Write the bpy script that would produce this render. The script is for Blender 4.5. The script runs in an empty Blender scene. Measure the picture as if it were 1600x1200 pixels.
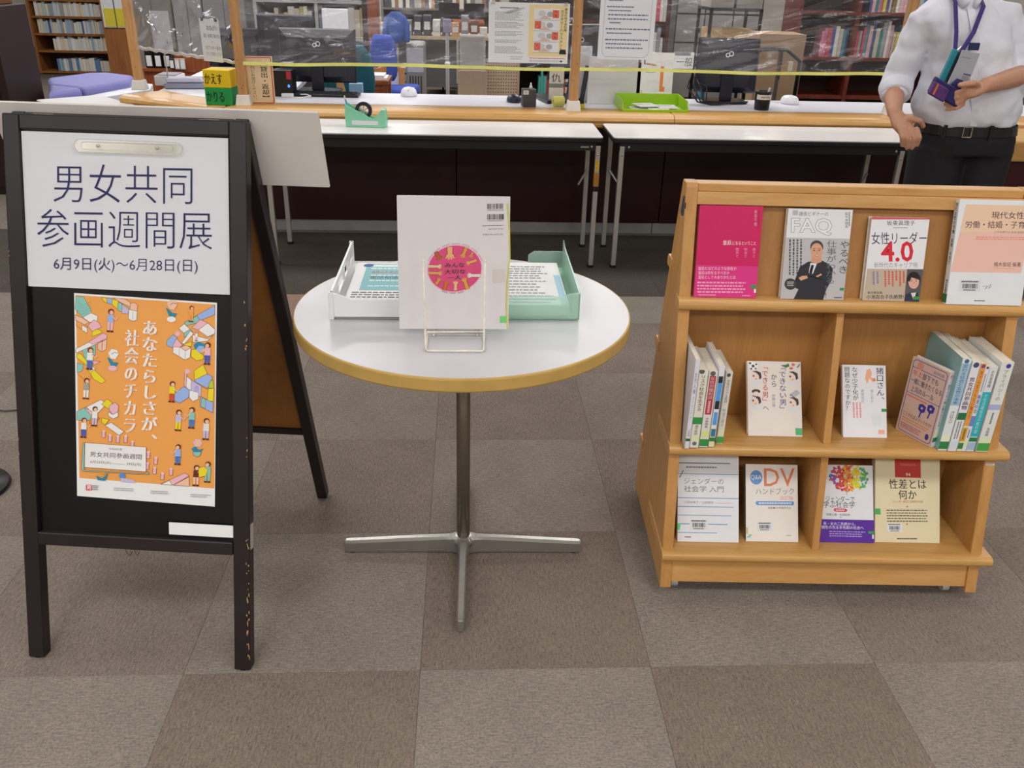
import bpy, math, random
from mathutils import Vector, Matrix
random.seed(11)
D = bpy.data; C = bpy.context.scene.collection; sc = bpy.context.scene
R = math.radians

# ------------------------------------------------------------ camera, light, exposure
cam = D.cameras.new('camera'); camo = D.objects.new('camera', cam); C.objects.link(camo)
_r = Vector((0.99865867, -0.04599001, 0.02378597)); _u = Vector((-0.00123201, 0.43815609, 0.89889806)); _f = Vector((0.0517623, 0.89772165, -0.43751172))
camo.matrix_world = Matrix(((_r.x, _u.x, -_f.x, 0), (_r.y, _u.y, -_f.y, 0), (_r.z, _u.z, -_f.z, 1.3721), (0, 0, 0, 1)))
cam.sensor_width = 36; cam.lens = 36 * 1351.94 / 1600; cam.clip_start = .05
sc.camera = camo
vs = sc.view_settings; vs.view_transform = 'Standard'; vs.look = 'None'; vs.gamma = 1; vs.use_curve_mapping = False
vs.exposure = -0.45
w = D.worlds.new('world'); sc.world = w; w.use_nodes = True
w.node_tree.nodes['Background'].inputs[0].default_value = (.80, .88, 1, 1)
w.node_tree.nodes['Background'].inputs[1].default_value = .25
CEIL = 2.55
def lamp(x, y, p, sx=1.2, sy=.5):
    l = D.lights.new('ceiling_lamp', 'AREA'); l.shape = 'RECTANGLE'; l.size = sx; l.size_y = sy; l.energy = p; l.color = (1, .985, .97)
    o = D.objects.new('ceiling_lamp', l); C.objects.link(o); o.location = (x, y, CEIL - .03)
for yy, pw in ((-1.6, 46), (.2, 26), (2.2, 13), (4.4, 24), (6.6, 40), (9.2, 50), (12, 60)):
    for xx in (-3.6, -1.2, 1.2, 3.6): lamp(xx, yy, pw)

# ------------------------------------------------------------ materials
def lin(h):
    h = h.lstrip('#'); h = ''.join(c * 2 for c in h) if len(h) == 3 else h; o = []
    for i in (0, 2, 4):
        c = int(h[i:i+2], 16) / 255
        o.append(c / 12.92 if c <= .04045 else ((c + .055) / 1.055) ** 2.4)
    return (*o, 1)
MC = {}
def mat(h, rough=.55, metal=0.0, noise=.05, scale=25, bump=0.0, spec=.4):
    k = (h, rough, metal, noise, scale, bump, spec)
    if k in MC: return MC[k]
    m = D.materials.new('surface_' + h.strip('#')); m.use_nodes = True; nt = m.node_tree; b = nt.nodes['Principled BSDF']
    b.inputs['Roughness'].default_value = rough; b.inputs['Metallic'].default_value = metal; b.inputs['Specular IOR Level'].default_value = spec
    c = lin(h); b.inputs['Base Color'].default_value = c
    tc = nt.nodes.new('ShaderNodeTexCoord'); n = nt.nodes.new('ShaderNodeTexNoise'); n.inputs['Scale'].default_value = scale; n.inputs['Detail'].default_value = 4
    nt.links.new(tc.outputs['Object'], n.inputs['Vector'])
    if noise:
        r = nt.nodes.new('ShaderNodeValToRGB'); e = r.color_ramp.elements
        e[0].position = .3; e[1].position = .7
        e[0].color = tuple(v * (1 - noise) for v in c[:3]) + (1,); e[1].color = tuple(min(1, v * (1 + noise)) for v in c[:3]) + (1,)
        nt.links.new(n.outputs['Fac'], r.inputs[0]); nt.links.new(r.outputs[0], b.inputs['Base Color'])
    if bump:
        bp = nt.nodes.new('ShaderNodeBump'); bp.inputs['Strength'].default_value = bump; bp.inputs['Distance'].default_value = .004
        nt.links.new(n.outputs['Fac'], bp.inputs['Height']); nt.links.new(bp.outputs[0], b.inputs['Normal'])
    MC[k] = m; return m
def ink(h):
    k = ('ink', h)
    if k in MC: return MC[k]
    m = D.materials.new('print_' + h.strip('#')); m.use_nodes = True; b = m.node_tree.nodes['Principled BSDF']
    b.inputs['Base Color'].default_value = lin(h); b.inputs['Roughness'].default_value = .5; b.inputs['Specular IOR Level'].default_value = .25
    MC[k] = m; return m
def wood(ha, hb, stretch=(1, 14, 14), scale=3.0, rough=.38, dist=1.2):
    k = ('wood', ha, hb, stretch, scale, rough)
    if k in MC: return MC[k]
    m = D.materials.new('wood_' + ha.strip('#')); m.use_nodes = True; nt = m.node_tree; b = nt.nodes['Principled BSDF']
    tc = nt.nodes.new('ShaderNodeTexCoord'); mp = nt.nodes.new('ShaderNodeMapping'); n = nt.nodes.new('ShaderNodeTexNoise'); n2 = nt.nodes.new('ShaderNodeTexNoise')
    r = nt.nodes.new('ShaderNodeValToRGB'); mx = nt.nodes.new('ShaderNodeMix'); mx.data_type = 'FLOAT'
    mp.inputs['Scale'].default_value = stretch; n.inputs['Scale'].default_value = scale; n.inputs['Detail'].default_value = 6; n.inputs['Distortion'].default_value = dist
    n2.inputs['Scale'].default_value = scale * 9; n2.inputs['Detail'].default_value = 3
    nt.links.new(tc.outputs['Object'], mp.inputs[0]); nt.links.new(mp.outputs[0], n.inputs['Vector']); nt.links.new(mp.outputs[0], n2.inputs['Vector'])
    mx.inputs[0].default_value = .35; nt.links.new(n.outputs['Fac'], mx.inputs[2]); nt.links.new(n2.outputs['Fac'], mx.inputs[3]); nt.links.new(mx.outputs[0], r.inputs[0])
    e = r.color_ramp.elements; e[0].position = .36; e[0].color = lin(hb); e[1].position = .64; e[1].color = lin(ha)
    nt.links.new(r.outputs[0], b.inputs['Base Color'])
    b.inputs['Roughness'].default_value = rough; b.inputs['Specular IOR Level'].default_value = .4
    MC[k] = m; return m
def carpet(h):
    k = ('carpet', h)
    if k in MC: return MC[k]
    m = D.materials.new('carpet_' + h.strip('#')); m.use_nodes = True; nt = m.node_tree; b = nt.nodes['Principled BSDF']; L = nt.links.new
    c = lin(h); tc = nt.nodes.new('ShaderNodeTexCoord')
    n = nt.nodes.new('ShaderNodeTexNoise'); n.inputs['Scale'].default_value = 190; n.inputs['Detail'].default_value = 3
    mp = nt.nodes.new('ShaderNodeMapping'); mp.inputs['Scale'].default_value = (300, 45, 1)
    n3 = nt.nodes.new('ShaderNodeTexNoise'); n3.inputs['Scale'].default_value = 1; n3.inputs['Detail'].default_value = 2
    n2 = nt.nodes.new('ShaderNodeTexNoise'); n2.inputs['Scale'].default_value = 6; n2.inputs['Detail'].default_value = 3
    L(tc.outputs['Object'], n.inputs['Vector']); L(tc.outputs['Object'], n2.inputs['Vector']); L(tc.outputs['Object'], mp.inputs[0]); L(mp.outputs[0], n3.inputs['Vector'])
    r = nt.nodes.new('ShaderNodeValToRGB'); e = r.color_ramp.elements
    e[0].position = .32; e[1].position = .68
    e[0].color = (c[0] * .62, c[1] * .62, c[2] * .66, 1); e[1].color = (c[0] * 1.42, c[1] * 1.36, c[2] * 1.28, 1)
    a = nt.nodes.new('ShaderNodeMix'); a.data_type = 'FLOAT'; a.inputs[0].default_value = .45
    L(n.outputs['Fac'], a.inputs[2]); L(n3.outputs['Fac'], a.inputs[3]); L(a.outputs[0], r.inputs[0])
    mm = nt.nodes.new('ShaderNodeMix'); mm.data_type = 'RGBA'; mm.blend_type = 'MULTIPLY'; mm.inputs[0].default_value = .30
    L(r.outputs[0], mm.inputs[6]); L(n2.outputs['Fac'], mm.inputs[7]); L(mm.outputs[2], b.inputs['Base Color'])
    b.inputs['Roughness'].default_value = .95; b.inputs['Specular IOR Level'].default_value = .1
    bp = nt.nodes.new('ShaderNodeBump'); bp.inputs['Strength'].default_value = .5; bp.inputs['Distance'].default_value = .003
    L(a.outputs[0], bp.inputs['Height']); L(bp.outputs[0], b.inputs['Normal'])
    MC[k] = m; return m
def clearmat(name, col, base=.06, gloss=.6, rough=.12, bump=.0, scale=8, tint=(1, 1, 1, 1), milk=0.0):
    m = D.materials.new(name); m.use_nodes = True; nt = m.node_tree; nt.nodes.clear(); L = nt.links.new
    o = nt.nodes.new('ShaderNodeOutputMaterial'); t = nt.nodes.new('ShaderNodeBsdfTransparent'); t.inputs[0].default_value = tint
    g = nt.nodes.new('ShaderNodeBsdfGlossy'); g.inputs['Roughness'].default_value = rough; g.inputs[0].default_value = col
    fr = nt.nodes.new('ShaderNodeFresnel'); fr.inputs[0].default_value = 1.45
    mt = nt.nodes.new('ShaderNodeMath'); mt.operation = 'MULTIPLY_ADD'; mt.inputs[1].default_value = gloss; mt.inputs[2].default_value = base
    mx = nt.nodes.new('ShaderNodeMixShader'); L(fr.outputs[0], mt.inputs[0]); L(mt.outputs[0], mx.inputs[0]); L(t.outputs[0], mx.inputs[1]); L(g.outputs[0], mx.inputs[2])
    d = nt.nodes.new('ShaderNodeBsdfDiffuse'); d.inputs[0].default_value = col; mk = nt.nodes.new('ShaderNodeMixShader'); mk.inputs[0].default_value = milk
    L(mx.outputs[0], mk.inputs[1]); L(d.outputs[0], mk.inputs[2]); L(mk.outputs[0], o.inputs[0])
    if bump:
        tc = nt.nodes.new('ShaderNodeTexCoord'); mp = nt.nodes.new('ShaderNodeMapping'); mp.inputs['Rotation'].default_value = (0, R(20), 0); mp.inputs['Scale'].default_value = (1, 1, 5)
        n = nt.nodes.new('ShaderNodeTexNoise'); n.inputs['Scale'].default_value = scale; n.inputs['Detail'].default_value = 5; n.inputs['Distortion'].default_value = 1.5
        b = nt.nodes.new('ShaderNodeBump'); b.inputs['Strength'].default_value = bump; b.inputs['Distance'].default_value = .02
        L(tc.outputs['Object'], mp.inputs[0]); L(mp.outputs[0], n.inputs['Vector']); L(n.outputs['Fac'], b.inputs['Height']); L(b.outputs[0], g.inputs['Normal']); L(b.outputs[0], fr.inputs['Normal'])
    return m
def glowmat(h, s):
    m = D.materials.new('glow_' + h.strip('#')); m.use_nodes = True; b = m.node_tree.nodes['Principled BSDF']
    b.inputs['Base Color'].default_value = lin(h); b.inputs['Emission Color'].default_value = lin(h); b.inputs['Emission Strength'].default_value = s
    return m

# ------------------------------------------------------------ mesh builder
class MB:
    def __init__(s): s.v = []; s.f = []; s.m = []
    def add(s, vs, fs, mi=0):
        n = len(s.v); s.v += [tuple(v) for v in vs]; s.f += [tuple(i + n for i in f) for f in fs]; s.m += [mi] * len(fs); return s
    def box(s, x0, x1, y0, y1, z0, z1, mi=0, M=None):
        vs = [Vector(p) for p in ((x0,y0,z0),(x1,y0,z0),(x1,y1,z0),(x0,y1,z0),(x0,y0,z1),(x1,y0,z1),(x1,y1,z1),(x0,y1,z1))]
        if M: vs = [M @ p for p in vs]
        return s.add(vs, [(0,3,2,1),(4,5,6,7),(0,1,5,4),(1,2,6,5),(2,3,7,6),(3,0,4,7)], mi)
    def prism(s, pts, a, b, ax='z', mi=0):
        n = len(pts)
        def q(p, h): return {'z': (p[0], p[1], h), 'y': (p[0], h, p[1]), 'x': (h, p[0], p[1])}[ax]
        area = sum(pts[i][0] * pts[(i+1) % n][1] - pts[(i+1) % n][0] * pts[i][1] for i in range(n))
        if (area < 0) != (ax == 'y'): pts = pts[::-1]
        vs = [q(p, a) for p in pts] + [q(p, b) for p in pts]
        fs = [tuple(range(n))[::-1], tuple(range(n, 2*n))] + [(i, (i+1) % n, n + (i+1) % n, n + i) for i in range(n)]
        return s.add(vs, fs, mi)
    def loft(s, rings, cap=True, mi=0, closed=True):
        n = len(rings[0]); vs = [p for r in rings for p in r]; fs = []
        for k in range(len(rings) - 1):
            for i in range(n if closed else n - 1):
                j = (i + 1) % n; fs.append((k*n+i, k*n+j, (k+1)*n+j, (k+1)*n+i))
        if cap and closed: fs += [tuple(range(n))[::-1], tuple(range((len(rings)-1)*n, len(rings)*n))]
        return s.add(vs, fs, mi)
    def tube(s, pts, rad, n=10, flat=1.0, ends=False, mi=0, up=None):
        pts = [Vector(p) for p in pts]
        if not isinstance(rad, (list, tuple)): rad = [rad] * len(pts)
        if ends:
            d0 = (pts[0] - pts[1]).normalized(); d1 = (pts[-1] - pts[-2]).normalized(); r0, r1 = rad[0], rad[-1]
            pts = [pts[0] + d0 * r0 * .95, pts[0] + d0 * r0 * .6] + pts + [pts[-1] + d1 * r1 * .6, pts[-1] + d1 * r1 * .95]
            rad = [r0 * .25, r0 * .8] + list(rad) + [r1 * .8, r1 * .25]
        rings = []; x = None
        for i, p in enumerate(pts):
            t = (pts[min(i+1, len(pts)-1)] - pts[max(i-1, 0)])
            t = t.normalized() if t.length > 1e-9 else Vector((0, 0, 1))
            if x is None:
                x = Vector(up) if up else (Vector((1, 0, 0)) if abs(t.x) < .9 else Vector((0, 1, 0)))
            x = (x - t * x.dot(t)); x = x.normalized(); y = t.cross(x)
            rings.append([p + x * rad[i] * math.cos(a) + y * rad[i] * flat * math.sin(a) for a in [2 * math.pi * k / n for k in range(n)]])
        return s.loft(rings, mi=mi)
    def ball(s, c, rx, ry=None, rz=None, n=14, m=9, mi=0, M=None):
        ry = rx if ry is None else ry; rz = rx if rz is None else rz
        rings = []
        for k in range(m + 1):
            ph = -math.pi/2 + math.pi * (k + .001) / (m + .002); rr = math.cos(ph)
            ring = [Vector((rx * rr * math.cos(a), ry * rr * math.sin(a), rz * math.sin(ph))) for a in [2*math.pi*i/n for i in range(n)]]
            if M: ring = [M @ p for p in ring]
            rings.append([p + Vector(c) for p in ring])
        return s.loft(rings, mi=mi)
    def obj(s, name, mats, parent=None, bevel=0, smooth=False, segs=2, mods=()):
        me = D.meshes.new(name); me.from_pydata(s.v, [], s.f)
        for m in (mats if isinstance(mats, (list, tuple)) else [mats]): me.materials.append(m)
        me.polygons.foreach_set('material_index', s.m)
        if smooth: me.polygons.foreach_set('use_smooth', [True] * len(me.polygons))
        me.update(); o = D.objects.new(name, me); C.objects.link(o)
        if parent: o.parent = parent
        if bevel:
            b = o.modifiers.new('bevel', 'BEVEL'); b.width = bevel; b.segments = segs; b.limit_method = 'ANGLE'; b.angle_limit = R(35)
        return o
def thing(name, label, cat, loc=(0, 0, 0), rz=0, group=None, rot=None):
    o = D.objects.new(name, None); C.objects.link(o); o.location = loc; o.rotation_euler = rot or (0, 0, rz); o.empty_display_size = .05
    return tag(o, label, cat, group)
def tag(o, label=None, cat=None, group=None, kind=None):
    if label: o['label'] = label
    if cat: o['category'] = cat
    if group: o['group'] = group
    if kind: o['kind'] = kind
    return o
def lab(o, l): o['label'] = l; return o
def copytree(o, parent=None):
    c = o.copy(); C.objects.link(c); c.parent = parent
    for ch in o.children: copytree(ch, c)
    return c

# ------------------------------------------------------------ flat print (covers, posters, signs)
GC = {}
def glyphs(t, bold=0.0, sp=1.0):
    k = (t, bold, sp)
    if k not in GC:
        cu = D.curves.new('t', 'FONT'); cu.body = t; cu.resolution_u = 2; cu.offset = bold; cu.space_character = sp
        ob = D.objects.new('t', cu); me = D.meshes.new_from_object(ob)
        vs = [(v.co.x, v.co.y) for v in me.vertices]; fs = [tuple(p.vertices) for p in me.polygons]
        D.objects.remove(ob); D.curves.remove(cu); D.meshes.remove(me)
        xs = [v[0] for v in vs] or [0, 1]; ys = [v[1] for v in vs] or [0, 1]
        GC[k] = (vs, fs, min(xs), max(xs), min(ys), max(ys))
    return GC[k]
class Sheet:
    """flat print on a plane: quad (TL,TR,BR,BL) of the measuring frame is mapped to w x h metres, y down"""
    def __init__(s, w, h, quad=((0, 0), (1, 0), (1, 1), (0, 1))):
        s.w, s.h, s.q = w, h, quad; s.mb = MB(); s.mats = []; s.off = 0.00012
    def uv(s, x, y):
        (ax, ay), (bx, by), (cx, cy), (dx, dy) = s.q; u = v = .5
        for _ in range(4):
            ty = ay + (by - ay) * u; bo = dy + (cy - dy) * u; v = (y - ty) / (bo - ty)
            le = ax + (dx - ax) * v; ri = bx + (cx - bx) * v; u = (x - le) / (ri - le)
        return u, v
    def pt(s, x, y):
        u, v = s.uv(x, y); u = min(1.0, max(0.0, u)); v = min(1.0, max(0.0, v))
        return (u * s.w, -s.off, s.h * (1 - v))
    def mi(s, col):
        m = ink(col) if isinstance(col, str) else col
        if m not in s.mats: s.mats.append(m)
        return s.mats.index(m)
    def poly(s, pts, col):
        s.off += .000008; n = len(pts); P = [s.pt(*p) for p in pts]
        ar = sum(P[i][0] * P[(i+1) % n][2] - P[(i+1) % n][0] * P[i][2] for i in range(n))
        s.mb.add(P, [tuple(range(n)) if ar > 0 else tuple(range(n))[::-1]], s.mi(col)); return s
    def rect(s, x0, y0, x1, y1, col): return s.poly([(x0, y0), (x1, y0), (x1, y1), (x0, y1)], col)
    def fill(s, col): q = s.q; return s.poly(list(q), col)
    def circ(s, x, y, r, col, ry=None, n=20, a0=0, a1=360):
        ry = ry or r; return s.poly([(x + r * math.cos(R(a0 + (a1 - a0) * i / n)), y + ry * math.sin(R(a0 + (a1 - a0) * i / n))) for i in range(n)], col)
    def line(s, pts, wd, col):
        for a, b in zip(pts, pts[1:]):
            dx, dy = b[0] - a[0], b[1] - a[1]; L = math.hypot(dx, dy) or 1; nx, ny = -dy / L * wd / 2, dx / L * wd / 2
            s.poly([(a[0] + nx, a[1] + ny), (b[0] + nx, b[1] + ny), (b[0] - nx, b[1] - ny), (a[0] - nx, a[1] - ny)], col); s.off -= .000008
        s.off += .000008; return s
    def text(s, t, x0, y0, x1, y1, col, bold=0.0, slant=0, sp=1.0):
        cjk = any(ord(q) > 0x2e80 for q in t); bo = 0 if cjk and bold > 0 else bold
        vs, fs, a, b, c, d = glyphs(t, bo, sp); k = bold * .8 / (b - a) * (x1 - x0) if bo != bold else 0
        for dx in ((-k, k) if k else (0,)):
            s.off += .000008
            P = [s.pt(x0 + dx + (x1 - x0) * (x - a) / (b - a) + slant * (y - c) / (d - c), y1 + (y0 - y1) * (y - c) / (d - c)) for x, y in vs]
            s.mb.add(P, fs, s.mi(col))
        return s
    def vtext(s, t, x0, y0, x1, y1, col, bold=0.0, lean=0):
        s.off += .000008; ch = (y1 - y0) / len(t); cw = x1 - x0; m = s.mi(col)
        for i, c in enumerate(t):
            if c in ' 　': continue
            rot = c in 'ー—～〜「」（）…【】'
            vs, fs, a, b, e, d = glyphs(c, min(bold, 0)); lx = lean * (1 - i / len(t)); P = []
            if bold > 0:
                n_ = len(vs); k_ = bold * .8; vs = [(x - k_, y) for x, y in vs] + [(x + k_, y) for x, y in vs]; fs = fs + [tuple(j + n_ for j in f_) for f_ in fs]
            for x, y in vs:
                p, q = (x - .5, y - .38)
                if rot: p, q = q, -p
                if c in '、。': p += .62; q += .5
                P.append(s.pt(x0 + lx + cw * (.5 + p), y0 + ch * (i + .5 - q * 1.0)))
            s.mb.add(P, fs, m)
        return s
    def bars(s, x0, y0, x1, y1, n, col, fillr=.5, vert=False, ragged=.25, seed=1):
        rr = random.Random(seed); s.off += .000008; m = s.mi(col)
        for i in range(n):
            if vert:
                cx = x0 + (x1 - x0) * (i + .5) / n; hw = (x1 - x0) / n * fillr / 2; a = y0; e = y1 - (y1 - y0) * ragged * rr.random()
                while a < e:
                    st = (y1 - y0) * rr.uniform(.03, .09); b = min(a + st, e); P = [s.pt(cx - hw, a), s.pt(cx + hw, a), s.pt(cx + hw, b), s.pt(cx - hw, b)]
                    s.mb.add(P[::-1], [(0, 1, 2, 3)], m); a = b + (y1 - y0) * .02
            else:
                cy = y0 + (y1 - y0) * (i + .5) / n; hw = (y1 - y0) / n * fillr / 2; a = x0; e = x1 - (x1 - x0) * ragged * rr.random()
                while a < e:
                    st = (x1 - x0) * rr.uniform(.03, .09); b = min(a + st, e); P = [s.pt(a, cy - hw), s.pt(b, cy - hw), s.pt(b, cy + hw), s.pt(a, cy + hw)]
                    s.mb.add(P[::-1], [(0, 1, 2, 3)], m); a = b + (x1 - x0) * .015
        return s
    def barcode(s, x0, y0, x1, y1, col='#202024', n=26, seed=3):
        rr = random.Random(seed); s.off += .000008; m = s.mi(col); x = x0; w_ = (x1 - x0) / n / 1.6
        while x < x1 - w_:
            b = w_ * rr.choice((.5, 1, 1.6)); P = [s.pt(x, y1), s.pt(x + b, y1), s.pt(x + b, y0), s.pt(x, y0)]; s.mb.add(P, [(0, 1, 2, 3)], m); x += b + w_ * rr.choice((.5, .9, 1.3))
        return s
    def obj(s, name, parent, M=None):
        if M:
            s.mb.v = [tuple(M @ Vector(v)) for v in s.mb.v]
        return s.mb.obj(name, s.mats, parent)
# ------------------------------------------------------------ common materials
WHITE = mat('#e6e6e8', .45); OFFW = mat('#e0ddd6', .5); PAPER = mat('#f2f2f2', .6, noise=.01); BLACKP = mat('#17171a', .35); DARKG = mat('#3c3c40', .5)
BEECH = wood('#d3a468', '#c59152', (1.5, 10, 10), 2.2); BEECHV = wood('#cb985b', '#bb8547', (10, 10, 1.2), 2.2)
NOSE = wood('#d4a565', '#c0904e', (1, 16, 16), 2.5, .30); POSTW = wood('#cf9f68', '#b58250', (12, 12, .8), 3.0, .4)
ESPR = mat('#241c1e', .38, noise=.2, scale=9, bump=.08); STEEL = mat('#b9b6b0', .38, .55); ALU = mat('#c9c9c7', .3, .85); SCRATCH = mat('#c99a62', .7)
FAB = {}
REDW = wood('#9c5530', '#7b3d20', (8, 8, 1), 2.5, .4); DKW = wood('#4a2418', '#331610', (8, 8, 1), 2.5, .5)

# ------------------------------------------------------------ setting
fl = MB().box(-7, 7, -3, 15, -.06, -.008).obj('floor', carpet('#7b7068')); tag(fl, kind='structure')
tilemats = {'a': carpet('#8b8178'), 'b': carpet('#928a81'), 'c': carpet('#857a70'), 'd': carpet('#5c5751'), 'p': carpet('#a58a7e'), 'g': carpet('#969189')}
tm = {}
for k, m in tilemats.items():
    b = MB().box(-.2498, .2498, -.2498, .2498, -.008, -.0008); b.loft([[(-.2498, -.2498, -.0008), (.2498, -.2498, -.0008), (.2498, .2498, -.0008), (-.2498, .2498, -.0008)],
        [(-.2488, -.2488, 0), (.2488, -.2488, 0), (.2488, .2488, 0), (-.2488, .2488, 0)]])
    o = b.obj('carpet_tile', m, fl); tm[k] = (o, o.data)
rr = random.Random(4); first = {k: True for k in tm}
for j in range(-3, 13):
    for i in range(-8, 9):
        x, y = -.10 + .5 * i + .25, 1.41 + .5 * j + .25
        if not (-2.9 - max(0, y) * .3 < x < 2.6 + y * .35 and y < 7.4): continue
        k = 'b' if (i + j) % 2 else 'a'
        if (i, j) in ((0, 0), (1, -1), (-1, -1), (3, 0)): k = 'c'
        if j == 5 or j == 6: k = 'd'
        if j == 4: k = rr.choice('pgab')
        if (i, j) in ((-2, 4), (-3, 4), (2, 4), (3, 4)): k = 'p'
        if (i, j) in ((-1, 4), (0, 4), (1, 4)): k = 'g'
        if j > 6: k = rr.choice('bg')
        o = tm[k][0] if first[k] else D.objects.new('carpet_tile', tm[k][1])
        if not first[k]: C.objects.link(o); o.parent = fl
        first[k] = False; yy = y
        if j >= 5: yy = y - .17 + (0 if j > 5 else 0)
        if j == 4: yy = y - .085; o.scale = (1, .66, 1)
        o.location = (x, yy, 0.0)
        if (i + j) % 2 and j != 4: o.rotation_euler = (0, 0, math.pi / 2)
wallm = mat('#cfcac0', .9, noise=.03, scale=3)
for n, a in (('wall_back', (-7, 7, 15, 15.1)), ('wall_left', (-7.1, -7, -3, 15)), ('wall_right', (7, 7.1, -3, 15)), ('wall_front', (-7, 7, -3.1, -3))):
    tag(MB().box(*a, 0, CEIL).obj(n, wallm), kind='structure')
tag(MB().box(-7, 7, -3, 15, CEIL, CEIL + .1).obj('ceiling', mat('#dad8d2', .9, noise=.02)), kind='structure')

# ------------------------------------------------------------ service counter
ct = thing('service_counter', 'long library service counter with wooden nosing, white desk top and dark maroon front panels', 'counter', (0, 4.78, 0))
def cbm(): return MB()
CT = .685
marn = mat('#2d070a', .42, noise=.12, scale=6); marn2 = mat('#34090d', .42, noise=.12, scale=6)
for a, b in ((-1.2, -.062), (-.058, 1.078), (1.082, 2.218), (2.222, 3.3)):
    MB().box(a, b, -.02, .02, .066, .655).obj('front_panel', marn, ct, .003)
for a, b in ((-1.2, -.322), (-.318, 1.048), (1.052, 2.298), (2.302, 3.3)):
    MB().box(a, b, 0, .03, 0, .064).obj('plinth', mat('#a5a7a8', .4, .3, noise=.12, scale=8), ct, .002)
MB().box(-1.2, 3.3, .0202, .032, .0, .655).obj('added_seam_backing', mat('#1a0709', .6), ct)  # dark board added behind the panels so no lit interior shows through the seams
# slanted left wing front
d = Vector((-.66, .46, 0)).normalized(); a0 = Vector((-1.2, 0, 0)); a1 = a0 + d * .72
for z0, z1, m, nm in ((.066, .655, marn, 'front_panel'), (0, .064, mat('#a5a7a8', .4, .3, noise=.12, scale=8), 'plinth')):
    MB().prism([(a0.x, a0.y), (a1.x, a1.y), (a1.x + .03, a1.y + .03), (a0.x + .01, a0.y + .03)], z0, z1).obj(nm, m, ct)
MB().prism([(-1.2, -.005), (3.3, -.005), (3.3, .42), (-.99, .42), (-1.05, 1.5), (-1.75, 1.5), (-1.72, .36)], CT - .03, CT - .0005).obj('desk_top', mat('#e9e9f2', .35, noise=.01), ct)
# wooden trim: flat band + rounded nosing
def band(name, pts_out, pts_in):
    MB().prism(pts_out + pts_in[::-1], CT - .045, CT + .0006).obj(name, NOSE, ct, .004)
band('wood_edge', [(-1.22, -.19), (1.062, -.19)], [(-1.17, -.025), (1.062, -.025)])
band('wood_edge', [(1.066, -.19), (3.3, -.19)], [(1.066, -.025), (3.3, -.025)])
band('wood_edge', [(-1.83, .19), (-1.224, -.19)], [(-1.70, .38), (-1.235, -.025)])
def nose(a, b):
    prof = [(0, CT), (-.022, CT - .004), (-.036, CT - .016), (-.04, CT - .03), (-.034, CT - .044), (-.036, CT - .05), (-.036, CT - .062), (-.025, CT - .07), (0, CT - .07)]
    A, B = Vector(a), Vector(b); t = (B - A).normalized(); nrm = Vector((t.y, -t.x, 0))
    MB().loft([[A - nrm * p[0] + Vector((0, 0, p[1])) for p in prof], [B - nrm * p[0] + Vector((0, 0, p[1])) for p in prof]]).obj('nosing', NOSE, ct, smooth=False)
nose((-1.221, -.19, 0), (1.0625, -.19, 0)); nose((1.0655, -.19, 0), (3.3, -.19, 0)); nose((-1.85, .2, 0), (-1.223, -.192, 0))
# screen posts
def post(x, y, label, h=1.62):
    p = thing('screen_post', label, 'post', (x, y, CT), rz=0, group='wooden posts of the counter screen')
    MB().loft([[(-.038, -.038, 0), (.038, -.038, 0), (.038, .038, 0), (-.038, .038, 0)], [(-.03, -.03, .052), (.03, -.03, .052), (.03, .03, .052), (-.03, .03, .052)]]).obj('socket', mat('#e3e0dc', .4), p, .003)
    MB().box(-.022, .022, -.022, .022, .03, h - CT).obj('shaft', POSTW, p, .003)
    for k in range(3):
        z = rr.uniform(.08, .5); MB().ball((-.008 + .008 * k, -.0222, z), .0022, .0006, .003, 8, 5).obj('knot', mat('#6d4526', .6), p)
post(-1.14, 4.67, 'wooden screen post rising behind the framed sign and yellow green box')
post(.55, 4.67, 'wooden screen post standing between the two poster sheets')
post(-1.83, 5.17, 'wooden screen post at the left corner of the counter, next to the sofa')
post(2.27, 4.72, 'wooden screen post partly hidden behind the standing man')
rail = thing('screen_rail', 'wooden rail that carries the clear film above the counter', 'rail', (0, 4.67, 1.62))
MB().box(-1.18, 2.32, -.02, .02, 0, .04).obj('rail_bar', POSTW, rail); 
a, b = Vector((-1.18, 0, 0)), Vector((-1.86, .52, 0)); MB().prism([(a.x, -.02), (b.x, b.y - .02), (b.x, b.y + .02), (a.x, .02)], 0, .04).obj('rail_bar', POSTW, rail)
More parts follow.
